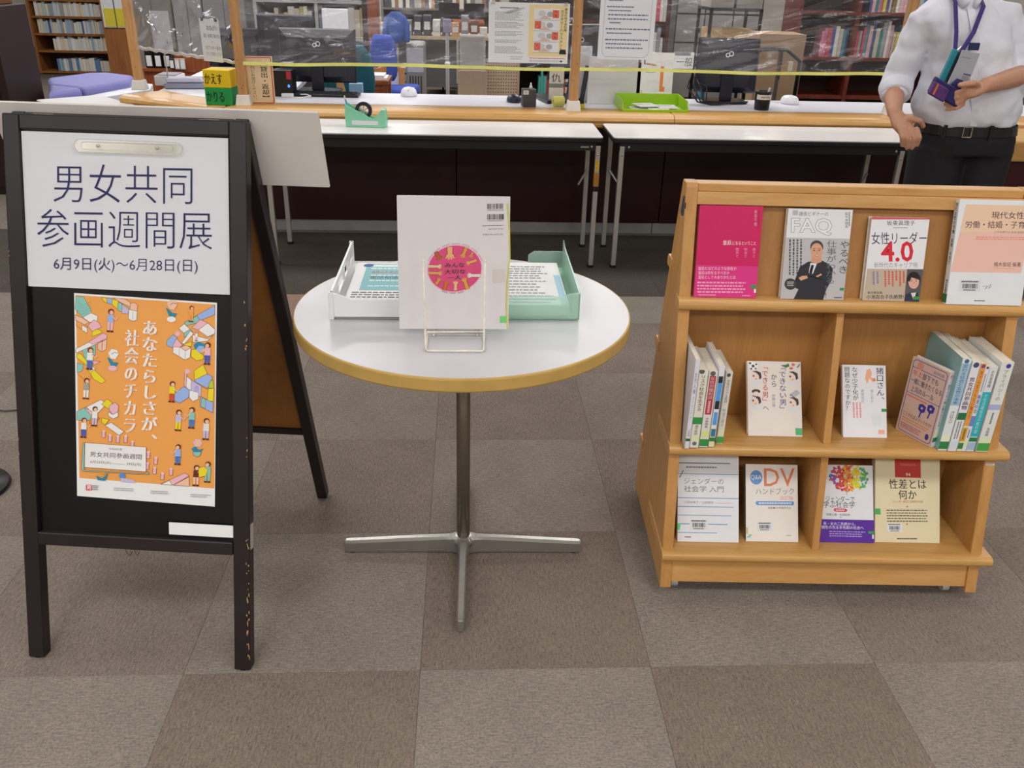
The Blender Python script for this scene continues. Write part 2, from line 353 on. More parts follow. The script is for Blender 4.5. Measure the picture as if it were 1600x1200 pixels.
# clear film sheets
film = clearmat('clear_film', (.92, .92, .98, 1), .022, 1.5,   .09, .26, 4, (.985, .985, .99, 1), .035)
def filmsheet(label, A, B, z0, z1, seed, tape=True, sag=0):
    A, B = Vector(A), Vector(B); r2 = random.Random(seed); n, m = 130, 60; t = (B - A).normalized(); nr = Vector((t.y, -t.x, 0)); vs = []
    ph = [r2.uniform(0, 6) for _ in range(6)]; s9 = 1 if seed == 8 else -1
    CR = [((.02 + .05 * k if s9 < 0 else .30 + .07 * k), (.42 - .10 * k if s9 < 0 else .12 + .06 * k), (.30 + .05 * k if s9 < 0 else .98), (.05 + .02 * k if s9 < 0 else .34 + .09 * k), .012 * (1 if k % 2 else -.8)) for k in range(5)]
    th = thing('clear_film', label, 'film', ((A.x + B.x) / 2, (A.y + B.y) / 2, z0), group='clear film hung between the posts'); o = Vector(th.location)
    def P(u, v):
        p = A.lerp(B, u); z = z0 + sag * u + (z1 - z0) * v; k = (1 - v) ** .8
        cr = .006 * math.sin(9 * u + 14 * v + ph[0]) + .004 * math.sin(27 * u - 30 * v + ph[1]) + .010 * abs(math.sin(5 * u + 9 * v + ph[2])) ** 9 + .008 * abs(math.sin(7 * u - 12 * v + ph[3])) ** 12
        for (ua, va, ub, vb, hh) in CR:
            du, dv = ub - ua, (vb - va); L2 = du * du * 4 + dv * dv; q = ((u - ua) * du * 4 + (v - va) * dv) / L2; q = min(1, max(0, q)); dd = math.hypot((u - ua - du * q) * 2, v - va - dv * q); cr += hh * math.exp(-(dd / .012) ** 2)
        z += (.004 * math.sin(8 * u + ph[4])) * k
        return p + nr * cr * (.35 + k) + Vector((0, 0, z)) - o
    rows = [[P(i / n, j / m) for i in range(n + 1)] for j in range(m + 1)]
    MB().loft(rows, closed=False).obj('film_sheet', film, th, smooth=True)
    if tape:
        r = [[P(i / n, 0) + nr * .002 + Vector((0, 0, dz)) for i in range(n + 1)] for dz in (-.008, .008)]
        MB().loft(r, closed=False).obj('yellow_tape', mat('#eff08a', .45), th)
    return th
filmsheet('clear film with yellow taped hem between the framed sign and the middle post', (-1.12, 4.655, 0), (.53, 4.655, 0), .892, 1.60, 3)
filmsheet('wrinkled clear film with yellow taped hem right of the middle post', (.57, 4.655, 0), (2.26, 4.70, 0), .892, 1.60, 8)
filmsheet('untaped clear film across the left corner of the counter', (-1.80, 5.15, 0), (-1.16, 4.68, 0), .905, 1.60, 5, False)
f3 = thing('bubble_wrap_strip', 'gathered strip of clear packing along the hem of the left film', 'strip', (-1.48, 4.91, .89))
b = MB(); pts = [(-1.80 + .64 * k / 30 + 1.48, 5.14 - .47 * k / 30 - 4.91, .018 * (1 - k / 30) + .004 * math.sin(k * 1.9)) for k in range(31)]
b.tube(pts, [.007 + .003 * abs(math.sin(k * 1.3)) for k in range(31)], 7); b.obj('gathered_hem', clearmat('wrap', (.9, .88, .84, 1), .3, 1, .3, .6, 30, (.9, .9, .9, 1), .25), f3)

# ------------------------------------------------------------ folding tables
TT = .645
def roundrect(x0, x1, y0, y1, r, n=4):
    P = []
    for cx, cy, a in ((x1 - r, y0 + r, -90), (x1 - r, y1 - r, 0), (x0 + r, y1 - r, 90), (x0 + r, y0 + r, 180)):
        for k in range(n + 1): P.append((cx + r * math.cos(R(a + 90 * k / n)), cy + r * math.sin(R(a + 90 * k / n))))
    return P
def folding_table(label, L, loc, rz, l0, l1, sticker=False, W=.395):
    t = thing('folding_table', label, 'table', loc, rz, 'white folding tables along the counter')
    MB().prism(roundrect(0, L, 0, W, .02), TT - .006, TT).obj('table_top', mat('#e3e2e2', .3, noise=.015, scale=6), t, .0015)
    MB().prism(roundrect(-.002, L + .002, -.002, W + .002, .022), TT - .026, TT - .0062).obj('edge_band', mat('#1c1b20', .4), t, .003)
    MB().box(.03, L - .03, .014, .03, TT - .066, TT - .027).obj('apron', mat('#17151a', .5), t)
    for lx in (l0, l1):
        for y in (.022, W - .022):
            z1 = TT - .045 if y < .2 else TT - .03
            g = MB(); g.box(lx - .0115, lx + .0115, y - .0115, y + .0115, .012, z1); lg = g.obj('leg', STEEL, t, .002)
            MB().tube([(lx, y, 0), (lx, y, .013)], [.016, .015], 12).obj('foot_cap', BLACKP, lg)
            MB().ball((lx, y - .013, TT - .085), .005, .004, .005, 8, 5).obj('bolt', ALU, lg)
        s_ = 1 if lx < L / 2 else -1
        MB().tube([(lx, .34, .42), (lx + s_ * .05, .30, .35)], .006, 8).obj('brace', STEEL, t)
        MB().ball((lx + .02 * s_ * 1.6, .012, TT - .048), .0055, .003, .0055, 10, 6).obj('bolt', ALU, t)
    if sticker:
        s = Sheet(.016, .05); s.fill('#e0b629'); s.vtext('イベント', .15, .05, .85, .95, '#2a2412', .02); s.obj('sticker', t, Matrix.Translation((l1 - .008, .022 - .0117, TT - .16)))
        MB().box(l1 - .0125, l1 + .0125, .009, .035, TT - .235, TT - .17).obj('tape_wrap', mat('#a9752c', .5), t)
        MB().box(l1 - .013, l1 + .013, .0085, .036, TT - .26, TT - .236).obj('rubber_band', BLACKP, t)
        MB().box(l1 - .085, l1 - .045, .009, .014, TT - .052, TT - .046).obj('catch_plate', ALU, t)
    return t
folding_table('white folding table in the middle, tape dispenser on top, yellow sticker on a leg', 1.67, (-1.03, 4.145, 0), 0, .09, 1.65, True)
folding_table('white folding table at the right, ending behind the standing man', 1.67, (.69, 4.145, 0), 0, .045, 1.41)
folding_table('white folding table turned slantwise at the left corner of the counter', 1.0, (-2.335, 4.995, 0), R(-47.8), .07, .93, False, .34)

# ------------------------------------------------------------ round table
rt = thing('round_table', 'round white table with ochre rim on a single metal pedestal', 'table', (-.009, 1.827, 0))
circ = lambda r, n=72: [(r * math.cos(2 * math.pi * k / n), r * math.sin(2 * math.pi * k / n)) for k in range(n)]
MB().prism(circ(.3705, 96), .66, .674).obj('table_top', mat('#cccbcf', .28, noise=.015, scale=4), rt)
MB().loft([[(x, y, z) for x, y in circ(r, 96)] for r, z in ((.3706, .6738), (.3735, .6728), (.3745, .670), (.3745, .648), (.3725, .6445), (.34, .6445))]).obj('rim', mat('#c4a15a', .4, noise=.10, scale=12), rt)
MB().tube([(0, 0, .05), (0, 0, .64)], .0168, 28).obj('pedestal', mat('#7f786a', .38, .65, noise=.04), rt, smooth=True)
MB().prism(circ(.1), .634, .6444).obj('mounting_plate', DARKG, rt)
MB().loft([[(x, y, z) for x, y in circ(r, 28)] for r, z in ((.028, .03), (.028, .046), (.022, .052), (.0172, .054))]).obj('collar', ALU, rt, smooth=True)
for a in (0, 90, 180, 270):
    M = Matrix.Rotation(R(a - 1), 3, 'Z'); g = MB(); rings = []
    for x, hw, zt in ((.0, .018, .052), (.02, .017, .052), (.03, .0125, .051), (.05, .0105, .050), (.12, .0100, .046), (.29, .0095, .036), (.301, .0085, .035), (.304, .006, .033)):
        zb = .004 if x > .25 else .006
        rings.append([M @ Vector(p) for p in ((x, -hw * .9, zb), (x, hw * .9, zb), (x, hw, zt - .006), (x, hw * .72, zt), (x, -hw * .72, zt), (x, -hw, zt - .006))])
    g.loft(rings); lg = g.obj('foot_arm', mat('#9e9b94', .34, .6, noise=.05), rt)
    g = MB(); g.loft([[M @ Vector(p) for p in ((x, -hw * .6, zt), (x, hw * .6, zt), (x, hw * .6, zt + .0008), (x, -hw * .6, zt + .0008))] for x, hw, zt in ((.034, .011, .0508), (.12, .0100, .0464), (.29, .0095, .0364), (.299, .007, .0358))]).obj('polished_strip', mat('#dededb', .2, .8), lg)
    p = M @ Vector((.285, 0, 0)); MB().tube([(p.x, p.y, 0), (p.x, p.y, .006)], .008, 10).obj('glide', BLACKP, lg)
# ------------------------------------------------------------ A-board sign
RZB = R(-6)
ab = thing('a_board', 'dark brown wooden A-frame sign board with worn legs beside the round table', 'sign board', (-.925, 1.46, 0), RZB)
tl = R(17); MF = Matrix.Translation((0, 0, 0)) @ Matrix.Rotation(-tl, 4, 'X')      # local (s, depth, t) -> board frame
def fbox(x0, x1, y0, y1, z0, z1, M=MF): return MB().box(x0, x1, y0, y1, z0, z1, M=M)
fr = fbox(-.018, .0155, 0, .03, .004, 1.136).obj('leg', ESPR, ab, .003)
fr2 = fbox(.432, .4665, 0, .03, .004, 1.136).obj('leg', ESPR, ab, .003)
fbox(.0155, .432, .0005, .028, 1.106, 1.136).obj('rail', ESPR, ab, .003); fbox(.0155, .432, -.002, .028, .2585, .287).obj('rail', ESPR, ab, .003)
fbox(.0155, .432, .012, .018, .287, 1.106).obj('board_panel', mat('#0e0e11', .28, noise=.3, scale=5), ab)
for x in (-.001, .449): 
    v = MF @ Vector((x, .015, .004)); MB().tube([(v.x, v.y, 0), (v.x, v.y, .006)], .012, 10).obj('rubber_foot', BLACKP, ab)
r3 = random.Random(5); g = MB()
for k in range(34):
    t = r3.choice([r3.uniform(.02, .25), r3.uniform(.02, .30), r3.uniform(.3, .8)]); x = .4655 + r3.uniform(-.0055, .0003); h = r3.uniform(.002, .016) * (1.2 if t < .2 else .45)
    pts = [(x, t), (x + r3.uniform(.0005, .002), t + h * .3), (x + r3.uniform(-.0008, .0012), t + h), (x - .0012, t + h * .6)]
    P = [MF @ Vector((min(p[0], .4663), -.0002, p[1])) for p in pts]; g.add(P, [(0, 1, 2, 3)])
for k in range(7):
    t = r3.uniform(.3, .9); x = -.0172; P = [MF @ Vector(p) for p in ((x, -.0002, t), (x + .002, -.0002, t + .001), (x + .001, -.0002, t + .004))]; g.add(P, [(0, 1, 2)])
tag(g.obj('worn_edge', SCRATCH, ab), 'chipped bare wood along the front leg edge', kind='stuff')
fbox(.4666, .4672, .008, .024, .27, .325).obj('edge_label', mat('#b9b7b2'), ab)
# rear frame
MR = Matrix.Translation((0, .3475, 1.082)) @ Matrix.Rotation(tl, 4, 'X')
def rbox(x0, x1, y0, y1, t0, t1): return MB().box(x0, x1, y0, y1, -t1, -t0, M=MR)
for a, b in ((-.012, .016), (.436, .464)): rbox(a, b, -.014, .014, .0, 1.126).obj('leg', ESPR, ab, .003)
rbox(.016, .436, -.012, .012, .0, .03).obj('rail', ESPR, ab, .003); rbox(.016, .436, -.012, .012, .852, .872).obj('rail', ESPR, ab, .003)
lab(rbox(.016, .436, -.004, .004, .03, .852).obj('board_panel', wood('#a56d33', '#8f5b28', (3, 3, 1), 2, .5), ab), 'bare brown back panel')
for x in (.06, .39): MB().tube([(x - .02, .342, 1.078), (x + .02, .342, 1.078)], .007, 10).obj('hinge', STEEL, ab)
# hook under the rail
g = MB(); g.tube([(.20, .08, .246), (.205, .075, .238), (.213, .072, .236), (.217, .075, .243)], .0012, 6); g.tube([(.219, .08, .246), (.224, .075, .238), (.229, .072, .236), (.232, .075, .243)], .0012, 6)
g.obj('hook', mat('#6b5a3c', .4, .7), ab)
BM = Matrix.Translation((-.925, 1.46, 0)) @ Matrix.Rotation(RZB, 4, 'Z') @ MF
def onboard(name, label, cat, s0, t0, y=-.0008, tilt=0, **k):
    o = thing(name, label, cat, **k); o.matrix_world = BM @ Matrix.Translation((s0, y, t0)) @ Matrix.Rotation(R(tilt), 4, 'Y'); return o
# title sheet
t = onboard('title_sheet', 'white sheet with large navy Japanese title at the top of the sign board', 'paper', .0165, .8, .0065)
w_, h_ = .4125, .303
g = MB(); n = 16
g.loft([[(w_ * i / n, .0008 * math.sin(i * .55) * (1 - j / 8), h_ * j / 8) for i in range(n + 1)] for j in range(9)], closed=False); g.obj('sheet', mat('#dfe0e6', .7, noise=.01), t, smooth=True)
s = Sheet(w_, h_, ((92, 82), (1090, 100), (1100, 848), (125, 820)))
s.off = .0011
s.text('男女共同', 250, 232, 920, 412, '#2b2d5c', -.012); s.text('参画週間展', 170, 446, 1014, 628, '#2b2d5c', -.012)
s.text('6月9日(火)～6月28日(日)', 250, 676, 946, 748, '#34355c', -.004)
s.obj('title_print', t)
# clip
t = onboard('poster_clip', 'clear plastic clip bar with two screws over the title sheet', 'clip', .126, 1.066, .0)
cm = clearmat('clear_plastic', (.95, .94, .9, 1), .04, .9, .25, 0, 8, (.985, .98, .95, 1), .05)
MB().prism([(.012 + .012 * math.cos(R(a)), .0125 + .0125 * math.sin(R(a))) for a in range(90, 271, 30)] + [(.203 + .012 * math.cos(R(a)), .0125 + .0125 * math.sin(R(a))) for a in range(-90, 91, 30)], -.003, .0015, 'y').obj('clip_bar', cm, t, .001)
MB().prism([(.022 + .006 * math.cos(R(a)), .0125 + .007 * math.sin(R(a))) for a in range(90, 271, 30)] + [(.193 + .006 * math.cos(R(a)), .0125 + .007 * math.sin(R(a))) for a in range(-90, 91, 30)], -.0055, -.003, 'y').obj('clip_ridge', cm, t, .001)
for x in (.05, .167): MB().ball((x, -.006, .0125), .0035, .0015, .0035, 10, 6).obj('screw', STEEL, t)
# orange poster
PW, PH = .293, .424
t = onboard('event_poster', 'orange event poster with small figures and building blocks taped on the sign board', 'poster', .098, .366, .0105, 1.4)
MB().box(0, PW, -.0004, .0004, 0, PH).obj('sheet', PAPER, t)
Qz = ((72, 55), (1397, 68), (1490, 1976), (213, 1945))   # frame of the upper close-up; lower close-up is y+1007
s = Sheet(PW, PH, Qz); OR = '#f2a858'; s.off = .0006
s.poly([(88, 72), (1383, 84), (1478, 1800), (225, 1770)], OR)
PK, LB, TE, YE, WH, LV, LN, PC = '#efbcc8', '#9fb9ee', '#8fcbc0', '#f0dc2e', '#f0f0ee', '#c9c2e6', '#8b5a3c', '#f3c6ac'
def P_(pts, c, ln=True):
    s.poly(pts, c)
    if ln: s.line(pts + [pts[0]], 3.6, LN)
# top left stack
P_([(90, 80), (165, 85), (240, 200), (240, 240), (165, 270), (90, 200)], TE)
for k in range(4): s.line([(110, 130 + 26 * k), (170, 165 + 26 * k), (238, 120 + 26 * k)], 2.5, '#5b9a92')
P_([(165, 270), (240, 225), (305, 250), (300, 300), (230, 310)], WH); P_([(92, 250), (165, 275), (230, 312), (170, 345), (100, 300)], PC)
P_([(110, 300), (215, 350), (215, 410), (110, 350)], OR); P_([(165, 340), (215, 365), (215, 412), (165, 385)], WH)
P_([(218, 345), (270, 285), (320, 310), (345, 350), (300, 370), (262, 395)], PK); P_([(262, 395), (305, 368), (352, 385), (350, 400), (265, 440)], YE)
P_([(120, 560), (240, 490), (400, 415), (402, 450), (240, 540), (120, 600)], WH); P_([(235, 490), (360, 402), (402, 415), (400, 452), (270, 510)], PK)
P_([(320, 500), (360, 478), (362, 575), (320, 550)], PC); P_([(362, 478), (402, 452), (402, 550), (362, 575)], PC)
P_([(180, 570), (300, 510), (305, 600), (260, 660), (215, 660)], TE); P_([(130, 610), (165, 600), (250, 690), (240, 715), (130, 640)], YE)
P_([(280, 660), (355, 665), (300, 698), (255, 650)], PK); P_([(235, 735), (270, 715), (415, 840), (375, 868), (300, 830)], YE); P_([(240, 735), (290, 715), (315, 735), (280, 760)], WH)
P_([(140, 690), (200, 700), (190, 760), (145, 780)], TE); s.line([(150, 790), (215, 840), (275, 830), (275, 770)], 3, LN)
# top middle train
P_([(330, 80), (380, 82), (385, 130), (355, 115)], YE); P_([(375, 82), (435, 85), (435, 140), (385, 125)], LB); P_([(432, 90), (490, 100), (490, 180), (432, 140)], YE)
P_([(485, 110), (530, 130), (530, 205), (485, 185)], TE); P_([(525, 130), (590, 170), (585, 215), (525, 210)], LV); P_([(440, 78), (545, 80), (600, 110), (600, 150), (520, 120)], PC)
P_([(600, 120), (640, 108), (670, 135), (665, 190), (600, 175)], PC); P_([(590, 175), (668, 185), (668, 265), (630, 280), (590, 258)], WH); s.line([(630, 190), (630, 278)], 2.5, LN)
# top right
P_([(1110, 262), (1380, 90), (1385, 175), (1200, 262), (1130, 285)], LB); P_([(1110, 262), (1225, 195), (1255, 250), (1130, 290)], TE); P_([(1180, 305), (1255, 228), (1325, 255), (1240, 325)], PK)
P_([(1240, 325), (1325, 255), (1395, 310), (1395, 350), (1330, 380)], WH); P_([(1060, 318), (1110, 275), (1165, 320), (1110, 360)], WH); P_([(1110, 360), (1165, 322), (1190, 340), (1115, 400)], TE)
P_([(1095, 450), (1170, 335), (1200, 360), (1120, 460)], WH); P_([(1190, 370), (1330, 400), (1390, 350), (1330, 420), (1200, 440)], WH)
P_([(955, 440), (1010, 380), (1050, 400), (1045, 470), (1010, 500), (960, 480)], LB); P_([(1045, 410), (1105, 470), (1080, 495), (1010, 495)], PK); s.circ(1052, 368, 24, PK)
P_([(1085, 490), (1140, 465), (1185, 490), (1180, 580), (1135, 605), (1020, 545), (1020, 490)], WH); P_([(1085, 492), (1140, 466), (1185, 492), (1135, 520)], PC); s.line([(1135, 520), (1135, 603)], 2.5, LN); s.line([(1080, 495), (1080, 575)], 2.5, LN)
P_([(1110, 465), (1190, 430), (1185, 480)], YE); P_([(1190, 510), (1230, 500), (1310, 560), (1300, 590), (1240, 605), (1190, 570)], YE)
P_([(1205, 460), (1250, 430), (1320, 450), (1310, 480), (1220, 500)], '#2f8cae', False); s.circ(1275, 500, 32, LB)
for a in range(0, 360, 60): s.circ(1275 + 26 * math.cos(R(a)), 500 + 22 * math.sin(R(a)), 14, LB)
s.circ(1300, 508, 12, YE)
# right house
P_([(1225, 700), (1305, 635), (1350, 720), (1235, 785)], YE); P_([(1235, 785), (1350, 722), (1400, 745), (1360, 855), (1240, 800)], LB); P_([(1140, 700), (1160, 690), (1162, 860), (1142, 840)], PK); s.circ(1165, 708, 27, PK, 22)
P_([(1162, 755), (1205, 785), (1205, 885), (1162, 858)], WH); P_([(1205, 785), (1305, 840), (1300, 940), (1205, 890)], LV); P_([(1195, 880), (1280, 900), (1280, 960), (1232, 985), (1195, 950)], WH); s.circ(1258, 865, 24, '#b8a9dc', 32)
P_([(1302, 840), (1365, 868), (1365, 960), (1302, 935)], OR); P_([(1365, 860), (1418, 850), (1420, 975), (1365, 970)], YE); P_([(1370, 800), (1405, 770), (1416, 850), (1368, 850)], '#b9d34a'); P_([(1300, 935), (1420, 985), (1422, 1080), (1300, 1030)], LB); P_([(1350, 960), (1310, 945), (1310, 1030), (1350, 1045)], TE)
P_([(1060, 920), (1140, 850), (1195, 880), (1190, 950), (1110, 1010), (1060, 985)], LB)
# bottom left
P_([(170, 1140), (380, 1018), (440, 1050), (330, 1180), (170, 1210)], WH); P_([(165, 1140), (250, 1090), (320, 1160), (300, 1215), (170, 1220)], TE); P_([(230, 1100), (330, 1140), (300, 1170)], PK)
P_([(390, 1060), (440, 1005), (490, 1040), (470, 1100), (440, 1090)], YE); P_([(465, 1065), (515, 1035), (550, 1065), (545, 1120), (500, 1150), (465, 1110)], PK); P_([(455, 1125), (500, 1150), (550, 1120), (550, 1165), (505, 1190), (460, 1165)], WH)
P_([(435, 1255), (490, 1225), (615, 1305), (570, 1342)], WH); P_([(400, 1185), (470, 1200), (435, 1250), (400, 1230)], YE); P_([(310, 1150), (380, 1190), (330, 1270), (285, 1240)], '#e28b36')
def cyl_(x, y): P_([(x - 14, y), (x + 16, y), (x + 16, y + 62), (x - 14, y + 62)], PK); s.circ(x + 1, y, 16, '#f6cdd6', 9)
for x, y in ((425, 1310), (487, 1345), (560, 1350), (632, 1345), (697, 1395), (850, 1485), (848, 1590), (922, 1535), (918, 1630), (993, 1680), (1070, 1632)): cyl_(x, y)
P_([(980, 1785), (1200, 1665), (1240, 1690), (1100, 1785)], PK); P_([(1100, 1788), (1240, 1700), (1245, 1790)], PC); P_([(985, 1786), (1060, 1745), (1090, 1788)], WH)
def flower(x, y, c, c2='#2f8cae', up=1):
    s.poly([(x - 55, y + 60 * up), (x - 25, y + 95 * up), (x + 25, y + 95 * up), (x + 60, y + 50 * up), (x + 10, y + 65 * up), (x - 20, y + 30 * up)], c2)
    for a in range(0, 360, 60): s.circ(x + 24 * math.cos(R(a)), y + 22 * math.sin(R(a)), 18, c)
    s.circ(x, y, 13, YE)
flower(1300, 1372, PK); P_([(1262, 1460), (1335, 1455), (1330, 1490), (1300, 1505), (1268, 1490)], TE)
for x, y, f in ((475, 600, WH), (990, 120, PC)):
    s.poly([(x - 50, y - 20), (x - 20, y - 58), (x + 30, y - 50), (x + 48, y - 15), (x + 20, y + 35), (x - 25, y + 30)], f); s.line([(x - 20, y - 10), (x + 10, y - 30), (x + 40, y - 20)], 4, '#444')
    s.poly([(x - 58, y + 20), (x - 30, y + 30), (x, y + 60), (x + 50, y + 65), (x + 30, y + 98), (x - 20, y + 95)], '#2f8cae'); s.circ(x, y + 120, 42, PK if f == WH else WH, 26)
def fig(x, y, h, shirt, pants, hair='#6b3326', arm=0, lie=0):
    k = h / 200; hx = x; s.poly([(hx - 24*k, y + 50*k), (hx + 24*k, y + 50*k), (hx + 28*k, y + 118*k), (hx - 26*k, y + 118*k)], shirt)
    s.poly([(hx - 24*k, y + 116*k), (hx - 2*k, y + 116*k), (hx - 4*k, y + 185*k), (hx - 20*k, y + 185*k)], pants); s.poly([(hx + 2*k, y + 116*k), (hx + 26*k, y + 116*k), (hx + 24*k, y + 185*k), (hx + 6*k, y + 185*k)], pants)
    s.poly([(hx - 26*k, y + 184*k), (hx - 2*k, y + 184*k), (hx - 2*k, y + 200*k), (hx - 28*k, y + 198*k)], '#5a2a22'); s.poly([(hx + 4*k, y + 184*k), (hx + 24*k, y + 184*k), (hx + 34*k, y + 198*k), (hx + 6*k, y + 200*k)], '#5a2a22')
    s.circ(hx, y + 26*k, 25*k, hair); s.circ(hx + 5*k * (1 if arm >= 0 else -1), y + 33*k, 17*k, '#f2c39b')
    if arm: s.line([(hx + 15*k*arm, y + 62*k), (hx + 48*k*arm, y + 95*k), (hx + 62*k*arm, y + 70*k)], 10*k, '#f2c39b')
for a in ((428, 175, 215, LB, PK, '#7c3527', 1), (1170, 105, 150, OR, OR, '#7c3527'), (240, 820, 200, '#a8a49c', WH), (1340, 428, 210, PK, '#4a62c4', '#6b3326', -1), (1035, 805, 200, YE, '#d9542e', '#6b3326', 1), (1230, 335, 90, WH, PK, '#6f86d8'),
          (258, 535, 210, WH, '#4a74c8', '#8a3a28', 1), (335, 1080, 190, WH, LV, '#5a3a2c'), (240, 1190, 195, WH, '#4a62c4', '#8a3a28', 1), (1110, 1065, 205, LV, YE, '#7c3527', 1), (1232, 1035, 205, TE, '#4a82d4', '#6b3326', -1), (1370, 1130, 210, '#e9e4dc', LV, '#6b3326'),
          (1125, 1392, 200, LB, '#4a82d4', '#6b3326', -1), (1305, 1580, 205, '#6b3326', PC, '#6b3326', 1), (1408, 1540, 205, TE, TE, '#6b3326', -1)): fig(*a)
P_([(1325, 1610), (1370, 1590), (1412, 1620), (1395, 1680), (1330, 1700)], YE)
s.circ(625, 1725, 28, '#5b93dc'); s.poly([(610, 1745), (670, 1750), (735, 1760), (755, 1782), (620, 1780)], LV); s.poly([(385, 1735), (440, 1760), (495, 1700), (470, 1780), (400, 1778)], '#2f8cae'); s.circ(440, 1700, 30, '#eda43a', 20)
# caption card
P_([(243, 1430), (258, 1425), (268, 1690), (840, 1688), (860, 1670), (870, 1695), (265, 1700), (243, 1680)], TE); P_([(262, 1428), (830, 1438), (842, 1672), (272, 1662)], WH)
s.text('令和8年度', 485, 1462, 612, 1484, '#555'); s.text('男女共同参画週間', 315, 1508, 795, 1558, '#5e3240', .01); s.text('6月23日(火)', 322, 1592, 515, 1622, '#555', .01); s.line([(525, 1612), (648, 1614)], 3, '#888'); s.text('29日(月)', 658, 1594, 795, 1624, '#555', .01)
s.vtext('あなたらしさが、', 785, 255, 935, 1440, '#fbf7ef', .05, lean=-60); s.vtext('社会のチカラ', 605, 350, 735, 1320, '#fbf7ef', .05, lean=-30)
# footer
P_([(295, 1828), (345, 1826), (350, 1880), (297, 1882)], '#d9415a', False); s.text('男', 303, 1832, 342, 1876, '#fff', .02); s.bars(355, 1825, 412, 1878, 3, '#777', .45)
for x in (555, 895, 1265): s.bars(x, 1835 + (x - 555) * .03, x + 190, 1872 + (x - 555) * .03, 2, '#999', .35, seed=x)
s.obj('poster_print', t)
# blank card and back board
t = onboard('blank_label', 'small blank white card at the lower right of the sign board', 'card', .2955, .2955, .0045)
MB().box(0, .137, -.001, .001, 0, .026).obj('card', PAPER, t, .0004)
fb = thing('foam_board', 'white foam board laid behind the top of the sign board', 'board', (-.925, 1.46, 0), RZB)
MB().box(-.06, .601, .0165, .0235, -.148, .0155, M=MR).obj('foam_sheet', mat('#d4cfca', .7, noise=.03, scale=10), fb, .001)
# black stand base at left edge
fs = thing('floor_stand', 'black round floor stand with a cable, cut by the left picture edge', 'stand', (-1.40, 2.13, 0))
MB().loft([[(x, y, z) for x, y in circ(r, 40)] for r, z in ((.1, 0), (.105, .006), (.10, .016), (.03, .022), (.012, .03))]).obj('base', BLACKP, fs, smooth=True)
MB().tube([(0, 0, .02), (0, 0, .9)], .009, 12).obj('pole', BLACKP, fs)
MB().tube([(-.6, .55, .004), (-.3, .52, .004), (-.12, .47, .004), (.02, .5, .004), (.18, .62, .004)], .0028, 7).obj('cable', mat('#55555a'), fs)
# ------------------------------------------------------------ display shelf on castors
SO = (.477, 1.637, 0); SZ = R(-2.5); SLP = math.tan(R(13))
sh = thing('book_display_shelf', 'beech wood two sided slanted book display shelf on castors', 'shelf', SO, SZ)
def fy(z, off=0): return (z - .03) * SLP + off           # y of the front plane at height z
CY = .2335
for x0, x1 in ((-.0135, .0125), (.7255, .7515)):
    MB().prism([(0, .03), (fy(.945), .945), (fy(.945) + .004, .9545), (2*CY - fy(.945) - .004, .9545), (2*CY - fy(.945), .945), (2*CY, .03)], x0, x1, 'x').obj('side_panel', BEECHV, sh, .002)
MB().box(.0125, .7255, fy(.945) + .004, 2*CY - fy(.945) - .004, .936, .9535).obj('top_board', BEECH, sh, .002)
def slant(x0, x1, z0, z1, o0, o1, front=True):   # board parallel to the front plane between z0 and z1
    P = [(fy(z0, o0), z0), (fy(z1, o0), z1), (fy(z1, o1), z1), (fy(z0, o1), z0)]
    if not front: P = [(2*CY - a, b) for a, b in P]
    return MB().prism(P, x0, x1, 'x')
BK = wood('#b5824a', '#a9763e', (10, 10, 1.0), 2.0, .45)
slant(.0125, .7255, .910, .936, .001, .02).obj('top_rail', BEECH, sh, .001)
slant(.0125, .7255, .685, .912, .022, .030).obj('back_panel', BK, sh); slant(.0125, .7255, .10, .935, .012, .022, False).obj('rear_panel', BK, sh)
MB().box(.0125, .7255, .226, .238, .10, .69).obj('back_panel', BK, sh)
def ledge(zt, ydeep, x0=-.017, x1=.771, th=.026, sides=1):
    y0 = fy(zt - th / 2) - .020; r = th / 2
    prof = [(y0 + r - r * math.cos(R(a)), zt - r + r * math.sin(R(a))) for a in range(-90, 91, 20)]
    P = [(ydeep, zt - th)] + prof + [(ydeep, zt)]
    MB().prism(P, x0, x1, 'x').obj('shelf_board', NOSE, sh, .0015)
ledge(.7135, .18); ledge(.3855, .226); ledge(.1285, .226)
for zt, x0 in ((.765, 0), (.535, 0), (.21, 0)):
    P = [(2*CY - fy(zt) - .03, zt - .026), (2*CY - fy(zt) + .018, zt - .026), (2*CY - fy(zt) + .022, zt - .012), (2*CY - fy(zt) + .016, zt), (2*CY - fy(zt) - .03, zt)]
    MB().prism(P, -.017, .771, 'x').obj('rear_shelf_board', NOSE, sh, .0015)
slant(.0125, .7255, .042, .102, .006, .02).obj('kick_board', BEECH, sh, .001); slant(.0125, .7255, .042, .102, .006, .02, False).obj('kick_board', BEECH, sh, .001)
MB().box(.0125, .7255, .02, 2*CY - .02, .088, .100).obj('bottom_board', BEECH, sh)
for z0, z1 in ((.3855, .6875), (.1285, .3595)):
    MB().prism([(fy(z0) + .004, z0), (fy(z1) + .004, z1), (.2262, z1), (.2262, z0)], .3445, .3615, 'x').obj('divider', BEECHV, sh, .0015)
lab(MB().prism([(.205, .885), (.212, .925), (.228, .925), (.24, .885), (.225, .878)], -.0145, -.0135, 'x').obj('metal_fitting', mat('#6b7178', .35, .6), sh, .0003), 'grey metal fitting on the side')
MB().prism([(.196, .914), (.2, .914), (.2, .902), (.196, .902)], -.0148, -.0135, 'x').obj('screw', BLACKP, sh)
